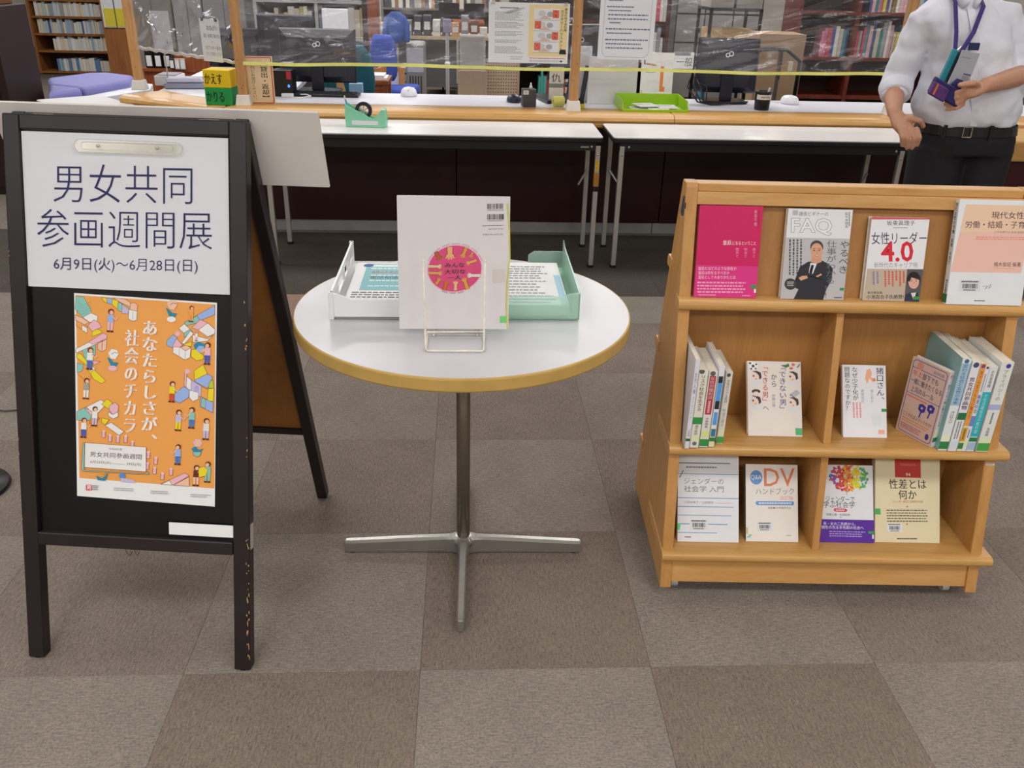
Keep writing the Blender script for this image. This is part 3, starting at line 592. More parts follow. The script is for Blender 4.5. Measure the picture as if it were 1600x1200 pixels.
for x, y in ((.03, .05), (.70, .05), (.03, .41), (.70, .41), (.60, .06)):
    if x == .60: continue
    g = MB(); g.box(x - .015, x + .015, y - .015, y + .015, .03, .0885); cs = g.obj('castor', BLACKP, sh)
    MB().tube([(x - .008, y - .0, .0145), (x + .008, y - .0, .0145)], .0145, 18).obj('wheel', mat('#cfcfcf', .3, .3), cs)
s = Sheet(.02, .006); s.fill('#d9d6cf'); s.bars(.1, .1, .9, .9, 2, '#777'); s.obj('small_label', sh, Matrix.Translation((.7285, fy(.345) - .0004, .345)) @ Matrix.Rotation(-R(13), 4, 'X'))

# ------------------------------------------------------------ books
PAGES = mat('#e3d9c6', .8, noise=.08, scale=60); GREEN = '#3f9a50'
SM = Matrix.Translation(SO) @ Matrix.Rotation(SZ, 4, 'Z')
def book_geo(t, w, h, th, cover, spine='L', pages=None, spc=None, soft=True):
    """front cover faces -Y, x 0..w, y 0..th, z 0..h"""
    c = .0009; x0, x1 = (.0, w)
    g = MB(); g.box(0, w, 0, c, 0, h); g.box(0, w, th - c, th, 0, h)
    g.obj('cover', mat(cover, .42, noise=.015), t, .0003)
    a = (0, c) if spine == 'L' else (w - c, w)
    MB().box(a[0], a[1], c, th - c, 0, h).obj('spine', mat(spc or cover, .42, noise=.015), t)
    MB().box(c + (0 if spine == 'L' else .001), w - c - (.001 if spine == 'L' else 0), c, th - c, .0015, h - .0015).obj('page_block', pages or PAGES, t)
def display_book(label, x, y, z, w, h, th, cover, lean, spine='L', rz=0, **k):
    t = thing('book', label, 'book'); book_geo(t, w, h, th, cover, spine, **k)
    t.matrix_world = SM @ Matrix.Translation((x, y, z)) @ Matrix.Rotation(R(rz), 4, 'Z') @ Matrix.Rotation(-R(lean), 4, 'X'); return t
def liblabel(s, x0, y0, x1, y1):
    s.rect(x0, y0, x1, y1, '#dfe1e6'); dy = y1 - y0; dx = x1 - x0
    s.bars(x0 + dx*.1, y0 + dy*.04, x1 - dx*.1, y0 + dy*.26, 1, '#444', .6, ragged=.05); s.barcode(x0 + dx*.14, y0 + dy*.34, x1 - dx*.14, y0 + dy*.74); s.bars(x0 + dx*.2, y0 + dy*.8, x1 - dx*.2, y0 + dy*.96, 1, '#555', .6)
def face(s, x, y, r, skin, hair, long=False):
    s.circ(x, y - r*(.1 if long else .38), r*(.92 if long else .80), hair, r*(1.15 if long else .82), 24); s.circ(x, y + r*.12, r*.74, skin, r*.98, 24)
    if long: s.poly([(x - r*.8, y - r*.1), (x - r*.5, y - r*.85), (x + r*.5, y - r*.85), (x + r*.85, y), (x + r*.55, y - r*.2), (x - r*.3, y - r*.45), (x - r*.6, y + r*.2)], hair)
    for d in (-.32, .32): s.circ(x + r*d, y + r*.05, r*.09, '#2a2020', r*.06, 8); s.line([(x + r*(d-.16), y - r*.14), (x + r*(d+.16), y - r*.16)], r*.06, '#3a2c28')
    s.line([(x, y + r*.1), (x + r*.06, y + r*.38), (x - r*.05, y + r*.4)], r*.05, '#b67e60'); s.poly([(x - r*.3, y + r*.58), (x, y + r*.66), (x + r*.3, y + r*.56), (x, y + r*.8)], '#c2564e'); s.poly([(x - r*.22, y + r*.6), (x, y + r*.66), (x + r*.22, y + r*.59), (x, y + r*.72)], '#fff')
# pink book
t = display_book('bright pink book with white title at the left of the top ledge', .019, fy(.7145) - .001, .7145, .138, .200, .016, '#d3155f', 13, 'R', pages=mat('#e9b9bd', .7))
s = Sheet(.138, .2, ((184, 280), (712, 290), (655, 1068), (125, 1062))); s.poly([(148, 785), (675, 797), (655, 1068), (125, 1062)], '#e23b8b')
s.vtext('榊原千鶴', 635, 318, 660, 455, '#f6c3d4', .01); s.bars(668, 320, 678, 480, 1, '#b3104f', .8, True, .05)
s.text('皇后', 375, 575, 445, 614, '#fdeff4', .015); s.text('になるということ', 455, 583, 652, 614, '#fbe3ec', .005)
for k, q in enumerate(('美子と', '明治と', '教育と')): s.vtext(q, 622 - 71 * k, 637, 652 - 71 * k, 722, '#f09cbc')
for k, q in enumerate(('皇后とはどのような存在か', '皇后は何をなすべきか', '皇后としてのありかたとは')): s.text(q, 165, 800 + 38 * k, (490, 430, 482)[k], 830 + 38 * k, '#fbd7e6', .004)
s.bars(155, 924, 575, 1032, 4, '#f5a9cc', .5, ragged=.1); s.bars(165, 1036, 320, 1052, 1, '#f5a9cc', .6); s.bars(540, 1040, 610, 1054, 1, '#f5a9cc', .6)
s.rect(612, 955, 660, 985, GREEN); s.rect(640, 990, 656, 1022, '#f2f2f2'); s.obj('cover_print', t)
# FAQ book
t = display_book('white and grey book with outlined FAQ title and a man in a dark suit', .212, fy(.7145) - .001, .7145, .141, .197, .015, '#e9e9ec', 13, 'R')
s = Sheet(.141, .197, ((950, 295), (1498, 300), (1418, 1075), (888, 1068))); s.poly([(933, 540), (1475, 545), (1418, 1075), (888, 1068)], '#c3c1c4')
s.rect(985, 310, 1030, 350, '#bbbcc0'); s.text('課長ビギナーの', 1040, 320, 1288, 356, '#6d6f75'); 
s.text('FAQ', 972, 372, 1322, 522, '#a9abb0', .035); s.text('FAQ', 978, 378, 1316, 516, '#f0f0f2', .005)
s.vtext('佐々木常夫', 1428, 320, 1460, 455, '#44464c'); s.bars(1462, 320, 1472, 440, 1, '#555', .8, True, .05)
s.bars(950, 555, 1075, 870, 4, '#55565b', .45, True, .25)
s.poly([(1000, 1070), (1040, 985), (990, 960), (1050, 790), (1120, 745), (1160, 740), (1240, 735), (1290, 760), (1330, 800), (1320, 900), (1275, 985), (1248, 1075)], '#33343a')
s.poly([(1140, 755), (1195, 760), (1160, 850), (1125, 840)], '#e8e8ee'); s.poly([(1148, 770), (1170, 775), (1152, 850), (1128, 838)], '#23242c'); s.line([(1040, 890), (1150, 870), (1240, 900)], 10, '#1f2024')
s.poly([(1150, 700), (1230, 690), (1235, 745), (1190, 762), (1145, 748)], '#d79e80'); face(s, 1192, 645, 70, '#dba687', '#4b4a4c')
s.poly([(1040, 885), (1070, 868), (1110, 865), (1120, 885), (1060, 910)], '#dba687'); s.poly([(1185, 870), (1230, 845), (1238, 858), (1200, 878)], '#dba687')
s.vtext('やるべき', 1365, 560, 1455, 845, '#4b4c50', .0, lean=20); s.vtext('仕事がわかる!!', 1255, 560, 1345, 1065, '#6b6c74', .0, lean=20)
s.circ(972, 940, 50, '#45433f', 50); s.bars(945, 915, 1005, 960, 3, '#c9c6bd', .5); s.rect(1388, 968, 1424, 992, GREEN); s.bars(1340, 1048, 1410, 1060, 1, '#444', .7); s.obj('cover_print', t)
# 4.0 book
t = display_book('white book with large red 4.0 title and a beige band with a portrait', .396, fy(.7145) - .001, .7145, .127, .183, .017, '#ececf0', 13, 'R')
s = Sheet(.127, .183, ((250, 365), (742, 380), (650, 1125), (143, 1112))); s.poly([(250, 365), (742, 380), (740, 392), (247, 388)], '#d5606c')
s.poly([(195, 825), (690, 832), (650, 1125), (143, 1112)], '#c6b6a2'); s.text('坂東眞理子', 375, 398, 615, 442, '#4a4248'); s.bars(430, 455, 560, 468, 1, '#999', .5)
s.text('4.0', 318, 580, 600, 765, '#dc2d3e', .02); s.text('女性リーダー', 240, 500, 715, 608, '#2b2350', -.002); s.text('新時代のキャリア術', 255, 768, 638, 818, '#6b6b70', -.01)
s.poly([(545, 830), (690, 832), (652, 1125), (515, 1120)], '#5c5c60'); s.poly([(520, 1120), (530, 1060), (590, 1030), (640, 1040), (655, 1125)], '#35384a'); s.poly([(575, 1045), (625, 1040), (600, 1110)], '#e0d8d6'); face(s, 602, 935, 66, '#e0b09a', '#2c2322', True)
s.bars(335, 845, 530, 1010, 6, '#d9574e', .5, True, .5, 3); s.bars(230, 850, 300, 1000, 2, '#8d86a8', .5, True, .3, 5); s.text('東京都知事', 190, 1030, 322, 1052, '#2a2622'); s.text('小池百合子氏絶賛!', 180, 1060, 510, 1100, '#231f1c', .01)
s.rect(596, 1078, 652, 1106, GREEN); s.obj('cover_print', t)
# large peach/white book, spine left
t = display_book('large white book with peach square, at the right end of the top ledge', .577, fy(.7145) - .014, .7145, .168, .228, .019, '#e8ebee', 13, 'L')
s = Sheet(.168, .228, ((1020, 195), (1640, 205), (1570, 1132), (965, 1128))); s.poly([(1072, 240), (1630, 246), (1552, 838), (985, 835)], '#f0c3b4'); s.poly([(1072, 240), (1630, 246), (1600, 480), (1042, 480)], '#efcdb0')
s.text('現代女性の', 1283, 300, 1606, 362, '#43283a', .006); s.text('労働・結婚・子育て', 1078, 382, 1612, 444, '#43283a', .006); s.text('少子化時代の女性活用政策', 1310, 468, 1585, 488, '#6d5a5c')
s.bars(1170, 515, 1575, 550, 2, '#e8896e', .4, ragged=.02); s.text('橘木俊詔 編著', 1328, 742, 1545, 782, '#4a2f40'); s.line([(1325, 795), (1490, 798)], 3, '#e8896e')
liblabel(s, 1062, 905, 1235, 1008); s.line([(1245, 965), (1290, 955), (1270, 985), (1320, 940), (1300, 980), (1325, 960)], 3, '#8b8b92'); s.bars(1190, 1084, 1280, 1098, 1, '#444', .6); s.obj('cover_print', t)
s = Sheet(.019, .228); s.vtext('現代女性の労働・結婚・子育て', .25, .03, .75, .62, '#33302c', .02); s.vtext('橘木俊詔編著', .25, .76, .75, .90, '#33302c', .01); s.rect(0, .90, 1, .985, '#2c7a45'); s.obj('spine_print', t, Matrix.Rotation(R(-90), 4, 'Z') @ Matrix.Translation((-.019, -.0001, 0)))
# row 2 display books
t = display_book('off white book with cartoon faces and vertical blue and red title', .178, .118, .3862, .128, .178, .012, '#e6ded6', 33, 'R')
s = Sheet(.128, .178, ((748, 145), (1252, 148), (1248, 900), (742, 903)))
s.vtext('「できない男」', 1040, 170, 1112, 665, '#5b5aa6', .01); s.vtext('「できる男」', 880, 165, 945, 590, '#e5484e', .01); s.vtext('へ', 880, 590, 945, 650, '#55565c'); s.vtext('から', 965, 270, 1025, 410, '#55565c', .005); s.vtext('伊藤公雄', 972, 480, 1004, 608, '#77777c')
def cartoon(x, y, bg=True):
    s.poly([(x - 40, y + 30), (x + 45, y + 38), (x + 40, y + 95), (x - 40, y + 90)], '#dfe2ea'); s.poly([(x - 38, y - 30), (x + 20, y - 38), (x + 30, y + 40), (x - 10, y + 60), (x - 38, y + 30)], '#efd9cc')
    s.poly([(x - 35, y - 45), (x + 10, y - 50), (x + 50, y - 30), (x + 55, y + 20), (x + 35, y + 40), (x + 28, y - 5), (x + 5, y - 30)], '#4a3c3e'); s.circ(x - 20, y + 3, 9, '#68606a', 11); s.poly([(x - 12, y + 32), (x + 15, y + 26), (x + 5, y + 44)], '#e79a3c')
cartoon(825, 295); cartoon(1168, 295); cartoon(815, 545); cartoon(1168, 555)
s.circ(803, 195, 43, '#f4f4f4', 40); s.circ(803, 198, 14, '#444'); s.circ(775, 170, 10, '#444'); s.circ(832, 180, 9, '#444'); s.circ(785, 225, 9, '#444'); s.circ(825, 222, 8, '#444')
s.poly([(1060, 185), (1110, 180), (1135, 165), (1145, 195), (1110, 210)], '#3e7a52'); s.circ(1180, 178, 18, '#e2756c', 14); s.circ(1160, 215, 18, '#d96b3c', 12); s.poly([(1210, 205), (1245, 160), (1240, 190), (1220, 208)], '#4c8a70')
s.circ(825, 455, 40, '#4a3c3e', 22); s.circ(825, 480, 28, '#efd9cc', 25); s.poly([(1150, 470), (1200, 430), (1240, 460), (1195, 500)], '#b9bec6'); s.poly([(1135, 485), (1150, 472), (1190, 505), (1175, 508)], '#8a8f96')
s.rect(1184, 816, 1248, 885, '#57b878'); s.obj('cover_print', t)
t = display_book('slim white book with handwritten style title and orange sketch', .403, .120, .3862, .104, .172, .009, '#e9e9ee', 31, 'R')
s = Sheet(.104, .172, ((92, 195), (465, 198), (460, 812), (80, 810)))
s.vtext('猪口さん、', 378, 215, 448, 520, '#4b4245', .008); s.vtext('なぜ少子化が', 172, 212, 224, 500, '#4b4245', .005); s.vtext('問題なのですか？', 108, 212, 156, 590, '#4b4245', .005); s.vtext('猪口邦子', 328, 402, 352, 520, '#999'); s.vtext('勝間和代', 246, 402, 272, 520, '#999')
s.poly([(300, 240), (330, 225), (345, 260), (338, 300), (380, 325), (350, 340), (322, 310), (300, 360), (285, 310)], '#f0b492'); s.circ(362, 322, 14, '#e98a5c'); s.bars(165, 515, 250, 650, 3, '#e88a92', .5, True, .2); s.poly([(330, 620), (420, 610), (410, 710), (340, 715)], '#dfe6ea'); s.rect(385, 745, 440, 780, '#f3b39a'); s.rect(418, 566, 462, 592, GREEN); s.obj('cover_print', t)
# row 3
t = display_book('pale book with thin blue horizontal lines and grey title, bottom ledge left', .027, .050, .1292, .148, .210, .013, '#e4e6ea', 30, 'L')
s = Sheet(.148, .21, ((192, 38), (728, 40), (741, 872), (165, 872)))
for y, c, a, b in ((122, '#3b4a78', 190, 652), (226, '#8fb2d6', 185, 728), (455, '#7ea6cc', 170, 735), (538, '#7ea6cc', 170, 690), (620, '#8fb2d6', 168, 670), (703, '#5f93c4', 168, 635), (785, '#8fb2d6', 168, 535)): s.rect(a, y - 4, b, y + 4, c)
s.bars(260, 150, 535, 172, 1, '#777', .6, ragged=.02); s.line([(235, 195), (200, 262)], 10, '#7d8a96'); s.text('ジェンダーの', 240, 265, 595, 322, '#5f6268', -.005); s.text('社会学 入門', 238, 338, 596, 398, '#5f6268', -.005)
s.text('江原由美子／山田昌弘', 235, 484, 505, 508, '#8b7f86'); s.bars(525, 495, 680, 505, 1, '#e0a8a8', .6); liblabel(s, 283, 658, 452, 758); s.bars(235, 820, 297, 834, 1, '#666', .7); s.poly([(166, 700), (198, 700), (194, 735), (186, 765), (166, 765)], '#5fe088'); s.obj('cover_print', t)
t = display_book('cream handbook with big orange DV title and blue circle', .194, .056, .1292, .127, .186, .016, '#eae5de', 31, 'L', spc='#3c5f66')
s = Sheet(.127, .186, ((815, 130), (1302, 140), (1300, 868), (803, 860)))
s.circ(912, 258, 58, '#6f9bd6', 68); s.text('Q&A', 862, 234, 962, 285, '#eef2f6'); s.text('DV', 985, 172, 1275, 342, '#e0855c', .004); s.text('ハンドブック', 905, 358, 1266, 420, '#6d6a68', -.008); s.text('改訂版', 1135, 436, 1258, 472, '#e89a78')
s.poly([(912, 482), (1258, 484), (1266, 502), (1258, 522), (912, 520), (900, 500)], '#6f9bd6'); s.bars(930, 492, 1240, 512, 1, '#d9e4f2', .8, ragged=.02); s.text('編集●DV問題研究会', 1018, 535, 1236, 556, '#77726e'); liblabel(s, 912, 678, 1055, 762); s.bars(1185, 798, 1235, 812, 1, '#9ab8cc', .6)
s.rect(806, 728, 824, 790, '#d9b98a'); s.line([(830, 800), (860, 802), (815, 820), (850, 822)], 6, '#4fc07a'); s.obj('cover_print', t)
t = display_book('white book with rainbow coloured tree and purple band, behind the lower divider', .372, .058, .1292, .134, .187, .013, '#e3e5ea', 31, 'R')
s = Sheet(.134, .187, ((45, 130), (524, 133), (524, 778), (10, 780)))
r3 = random.Random(8)
for k in range(300):
    a, q = r3.uniform(0, 6.28), r3.random() ** .6; x = 310 + 175 * q * math.cos(a); y = 235 + 115 * q * math.sin(a)
    if y < 136: continue
    u = (x - 130) / 350; col = r3.choice((['#4a7ad6', '#8a5ac0', '#d04a66'], ['#d5473c', '#e0603c', '#c23a5a'], ['#e58a34', '#e8b030', '#e0603c'], ['#e6d836', '#c9d83c', '#e8b030'], ['#7fc04a', '#4fae62', '#57a89a'])[min(4, max(0, int(u * 5)))])
    s.circ(x, y, r3.uniform(6, 16), col, n=7); s.off -= .0000075
s.off += .00003
s.line([(285, 340), (287, 378)], 5, '#777'); s.text('ジェンダーで', 92, 392, 355, 446, '#4a4a50', .0); s.text('学ぶ社会学', 70, 438, 355, 490, '#4a4a50', .0); s.poly([(172, 495), (275, 497), (286, 510), (275, 525), (172, 523), (160, 509)], '#c9475a'); s.bars(180, 503, 265, 517, 1, '#f0d0d4', .7)
s.text('伊藤公雄・牟田和恵', 92, 538, 308, 558, '#666'); s.text('編', 214, 562, 230, 574, '#666')
s.poly([(22, 588), (524, 588), (524, 778), (10, 780)], '#5a2b9c'); s.text('男・女の二色刷から、', 60, 610, 358, 638, '#e6dcf4', .005); s.text('個性の光る多色刷の社会へ', 40, 640, 430, 668, '#e6dcf4', .008); s.bars(110, 680, 460, 735, 3, '#b09ad8', .45, ragged=.3); s.rect(472, 680, 522, 702, GREEN); s.rect(508, 708, 522, 742, '#f2f2f2'); s.obj('cover_print', t)
t = display_book('cream book with dark red square and black title, right end of the bottom ledge', .510, .062, .1292, .158, .212, .019, '#e2d6b2', 28, 'L', pages=mat('#8c2d4a', .7))
s = Sheet(.158, .212, ((612, 80), (1132, 85), (1075, 778), (562, 770))); s.poly([(765, 85), (975, 88), (965, 262), (757, 258)], '#c03a34'); s.text('TRENDS', 805, 150, 930, 166, '#d98a6a'); s.text('94', 845, 222, 882, 250, '#f0d8b0', .02)
s.text('性差とは', 705, 272, 1003, 350, '#3a2b26', .01); s.text('何か', 775, 358, 920, 432, '#3a2b26', .01); s.text('ジェンダー研究と生物学の対話', 722, 440, 965, 460, '#b5483c'); s.bars(670, 508, 1000, 615, 5, '#6b6050', .4, ragged=.06); s.circ(838, 490, 6, '#c9483c'); s.circ(826, 627, 6, '#c9483c')
liblabel(s, 665, 620, 785, 690); s.bars(738, 735, 905, 750, 1, '#444', .6); s.rect(566, 505, 622, 552, '#4fae62'); s.obj('cover_print', t)

# spine-out books: (x left at front, front y, thickness, depth, height, cover colour)
def spine_book(label, x, y, th, dp, h, cover, group, prints, rz=0, cover_side=None, lean=0):
    t = thing('book', label, 'book', group=group)
    book_geo(t, dp, h, th, cover, 'R')      # spine +x, cover -y ; rotated so that the spine faces the viewer
    t.matrix_world = SM @ Matrix.Translation((x, y, .3862)) @ Matrix.Rotation(R(rz), 4, 'Z') @ Matrix.Rotation(R(lean), 4, 'Y') @ Matrix.Rotation(R(-90), 4, 'Z') @ Matrix.Translation((-dp, 0, 0))
    s = Sheet(th, h); s.off = .0002
    for p in prints:
        if p[0] == 'r': s.rect(p[1], p[2], p[3], p[4], p[5])
        elif p[0] == 'v': s.vtext(p[1], p[2], p[3], p[4], p[5], p[6], p[7] if len(p) > 7 else .0)
        elif p[0] == 'c': s.circ(p[1], p[2], p[3], p[4], p[3] * th / h)
        elif p[0] == 'b': s.bars(p[1], p[2], p[3], p[4], p[5], p[6], .5, True, .05)
    s.obj('spine_print', t, Matrix.Translation((dp, 0, 0)) @ Matrix.Rotation(R(90), 4, 'Z'))
    return t
GL = 'books standing at the left end of the middle ledge'; GRR = 'books standing at the right end of the middle ledge'
spine_book('thin white book with pale blue spine lettering, against the left side panel', .016, .053, .010, .150, .223, '#e8e8f0', GL, [('v', '女性人権', .2, .14, .8, .38, '#7890b8'), ('v', 'コミュニティ', .2, .40, .8, .66, '#9aa8c8'), ('v', '大沢真理', .2, .78, .8, .86, '#888'), ('r', 0, .885, 1, .915, '#2c6a48')])
spine_book('white book with brown vertical title and green sticker, second in the left row', .028, .057, .020, .135, .196, '#ece8dc', GL, [('c', .3, .02, .3, '#6a6258'), ('v', 'リスク社会を生きる', .22, .06, .80, .52, '#6b5636', .01), ('r', 0, .60, 1, .69, '#3f9a50'), ('v', '橘木俊詔', .3, .70, .7, .83, '#5a5046'), ('r', .05, .84, .95, .91, '#e6eec0'), ('c', .5, .945, .25, '#777')])
spine_book('white book with red title block on its spine', .0505, .060, .0195, .135, .192, '#e9e6e0', GL, [('c', .45, .03, .3, '#666'), ('r', .14, .06, .86, .56, '#c04650'), ('v', '女性労働相談', .22, .07, .78, .36, '#f0e0e0', .01), ('b', .25, .38, .75, .54, 1, '#eac0c4'), ('v', '中野麻美', .3, .60, .7, .74, '#666'), ('r', .05, .78, .95, .86, '#e6ee9c'), ('r', 0, .89, 1, .985, '#3f9a50')])
spine_book('white book with blue and black title blocks on its spine', .0725, .0625, .0125, .14, .203, '#ececf2', GL, [('r', .1, .12, .9, .2, '#33343c'), ('r', .1, .2, .9, .42, '#5fa6ee'), ('r', .1, .42, .9, .52, '#33343c'), ('r', .15, .56, .85, .72, '#5fa6ee'), ('r', 0, .76, 1, .99, '#ecebb0'), ('r', .1, .77, .9, .87, '#3f7fb0'), ('r', 0, .88, 1, .93, '#3c8a4c')])
spine_book('white book with plain grey lettering, right end of the left row', .094, .078, .0145, .13, .182, '#e3dfd6', GL, [('c', .4, .04, .3, '#5d564c'), ('v', '女性のリアル貧困', .25, .1, .75, .42, '#77766e'), ('v', '竹信三恵子', .25, .5, .75, .76, '#8a8880'), ('r', .05, .80, .95, .88, '#e9ecc4'), ('r', 0, .9, 1, .99, '#4fa84f')])
t = spine_book('pink and beige book turned to show its cover, leaning on the right row', .5915, .078, .0145, .100, .192, '#e9e4e8', GRR, [('v', '部下でも一緒に働きたくなる', .2, .16, .8, .72, '#5f5a66', .005), ('c', .5, .06, .3, '#e8a0b0'), ('r', 0, .76, 1, .86, '#eef0d4'), ('r', 0, .87, 1, .93, '#2f8a50'), ('r', .05, .94, .95, .99, '#dfe6ee')], rz=27)
s = Sheet(.1, .192, ((0, 0), (100, 0), (100, 192), (0, 192))); s.off = .0003
s.fill('#d6b8ac'); NV = '#43408c'
s.line([(10, 5), (90, 5), (95, 10), (95, 182), (90, 187), (10, 187), (5, 182), (5, 10), (10, 5)], 1.6, NV); s.line([(5, 24), (95, 24)], 1.4, NV); s.line([(5, 88), (95, 88)], 1.4, NV)
s.circ(24, 16, 9, '#d99a86'); s.text('岩田松雄', 60, 12, 88, 20, '#55507a')
s.text('年上', 10, 29, 34, 43, '#d9524a', .03); s.text('部下でも', 36, 29, 78, 44, '#35305a', .02); s.text('一緒に働きたくなる', 8, 48, 92, 63, '#35305a', .015); s.text('上司のルール', 14, 68, 76, 83, '#35305a', .02); s.bars(8, 91, 66, 99, 1, '#e07060', .5)
for x, y in ((54, 112), (76, 104)): s.poly([(x - 9, y - 8), (x, y - 12), (x + 10, y - 8), (x + 9, y + 6), (x, y + 11), (x - 9, y + 5)], '#3f3a9a'); s.circ(x, y - 1, 3, '#d6b8ac'); s.line([(x, y + 10), (x - 2, y + 24)], 3.4, '#3f3a9a')
s.text('こうすればよかったのか!', 10, 137, 88, 147, '#8a3c4a', .01); s.bars(10, 150, 88, 162, 2, '#d9883c', .4); s.bars(10, 165, 70, 180, 3, '#a83c5a', .4); s.circ(84, 172, 5, NV, 8)
s.obj('cover_print', t)
spine_book('tall teal covered book with white spine in the right row', .6035, .067, .0205, .170, .232, '#8db7ba', GRR, [('r', 0, 0, 1, 1, '#e6eaea'), ('c', .5, .03, .25, '#4a6a9a'), ('r', 0, .05, 1, .5, '#a9c8dc'), ('v', '変わる社会と女性の未来', .2, .06, .8, .49, '#3f78b0', .01), ('v', '津田塾大学', .25, .56, .75, .7, '#666'), ('r', 0, .82, 1, .89, '#eef0d4'), ('r', 0, .9, 1, .985, '#3c8a4c')])
spine_book('white book with dark purple title in the right row', .6255, .064, .0185, .165, .227, '#e9e9ee', GRR, [('c', .5, .04, .35, '#55506a'), ('v', '男女共同参画物', .14, .17, .86, .53, '#6a3560', .02), ('r', 0, .56, 1, .64, '#2f7a4a'), ('b', .2, .66, .8, .86, 2, '#777'), ('r', 0, .88, 1, .97, '#dde4ea')])
spine_book('slim book with orange and yellow spine in the right row', .6455, .064, .0115, .16, .222, '#eee2c0', GRR, [('r', 0, 0, 1, .7, '#e8a24c'), ('c', .5, .03, .4, '#8a4a8a'), ('v', '男でも女でもない働き方', .2, .08, .8, .62, '#c8442c', .01), ('r', 0, .72, 1, .88, '#d9a83c'), ('b', .2, .74, .8, .86, 1, '#7a4a2a'), ('r', 0, .9, 1, .97, '#3c8a4c')])
spine_book('slim white book with blue purple lettering in the right row', .6575, .065, .0095, .16, .218, '#e6e6ee', GRR, [('c', .5, .03, .3, '#444'), ('b', .25, .1, .75, .3, 1, '#888'), ('v', '格差社会', .1, .33, .9, .55, '#4c48b0', .02), ('r', 0, .58, 1, .7, '#6f8fd0'), ('b', .25, .74, .75, .84, 1, '#7a4a8a'), ('r', 0, .86, 1, .93, '#e4ecc0')])
spine_book('white book with bright cyan block on its spine', .6675, .0645, .0175, .16, .215, '#e4e6e8', GRR, [('v', '女性管理職', .3, .04, .7, .24, '#666'), ('r', 0, .29, 1, .82, '#2fb9c4'), ('v', '女性活躍推進の教科書', .28, .31, .72, .78, '#e8ffff', .01), ('r', 0, .83, 1, .88, '#2f8a50'), ('r', 0, .89, 1, .98, '#a8c4dc')])
spine_book('thick white book with lavender band and green bottom sticker, last of the right row', .690, .064, .0275, .15, .226, '#e6e8e4', GRR, [('c', .6, .04, .2, '#4c4a9a'), ('v', 'プライバシーの', .3, .08, .72, .42, '#77767c'), ('r', 0, .46, 1, .52, '#b4b8dc'), ('b', .35, .55, .65, .68, 1, '#777'), ('v', '有斐閣', .35, .72, .65, .82, '#666'), ('r', 0, .84, 1, .89, '#e4ecc0'), ('r', 0, .9, 1, .99, '#4fa84f')])
# ------------------------------------------------------------ on the round table
TZ = .6745
st = thing('wire_book_stand', 'cream coated wire stand holding the large white book upright', 'stand', (-.024, 1.62, TZ))
CW = mat('#e6dfcf', .4, noise=.12, scale=60); W2 = .0021
MB().tube([(-.062, .018, .168), (-.0605, -.012, .09), (-.058, -.043, .009), (-.055, -.046, .0035), (0, -.046, .003), (.055, -.046, .0035), (.057, -.043, .009), (.058, -.012, .09), (.059, .018, .168)], W2, 10).obj('front_wire', CW, st, smooth=True)
MB().tube([(-.058, -.043, .0035), (-.058, .028, .0025), (-.058, .030, .012), (.059, .030, .012), (.059, .028, .0025), (.057, -.043, .0035)], W2, 10).obj('base_wire', CW, st, smooth=True)
MB().tube([(-.045, .032, .004), (-.045, .10, .004), (-.045, .085, .13), (.045, .085, .13), (.045, .10, .004), (.045, .032, .004)], W2, 10).obj('rear_wire', CW, st, smooth=True)
for x in (-.062, .059): MB().ball((x, .018, .168), .0032, n=10, m=7).obj('end_cap', CW, st)
bk = thing('large_book', 'large white book seen from its back cover with a round pink emblem of hands', 'book'); W, Hh, T = .224, .268, .016
g = MB(); g.box(0, W, 0, .0025, 0, Hh); g.box(0, W, T - .0025, T, 0, Hh); g.obj('cover', mat('#dcd8d9', .4, noise=.01), bk, .0006)
MB().box(W - .0025, W, .0025, T - .0025, 0, Hh).obj('spine', mat('#e4e0c8', .4), bk); MB().box(.004, W - .003, .0025, T - .0025, .004, Hh - .004).obj('page_block', mat('#e9c6bd', .8), bk)
bk.matrix_world = Matrix.Translation((-.139, 1.655, TZ + .0165)) @ Matrix.Rotation(R(-10), 4, 'X')
lab(MB().tube([(W - .006, -.001, Hh - .012), (W - .001, -.0012, Hh - .06), (W + .0008, -.0008, Hh - .12), (W - .004, -.0012, .10), (W - .005, -.0012, .05), (W - .002, -.001, .0)], .0013, 6, .6).obj('ribbon', mat('#d6cf52', .5), bk), 'yellow green bookmark ribbon along the edge')
s = Sheet(W, Hh, ((145, 115), (1392, 150), (1362, 1515), (255, 1480)))
s.rect(1200, 880, 1330, 1020, '#d3cdc9'); s.barcode(1138, 212, 1320, 265, seed=5); s.text('9784750320328', 1140, 270, 1315, 285, '#555'); s.barcode(1138, 318, 1318, 372, seed=9); s.text('1920076024007', 1142, 376, 1315, 390, '#555')
s.bars(1085, 425, 1315, 438, 1, '#777', .6, ragged=.02); s.bars(1150, 460, 1315, 472, 1, '#777', .6, ragged=.02); s.text('定価(本体2400円+税)', 1090, 512, 1312, 532, '#666')
s.circ(800, 862, 292, '#eab6ca', 248, 48); s.circ(800, 862, 280, '#d9517f', 237, 48)
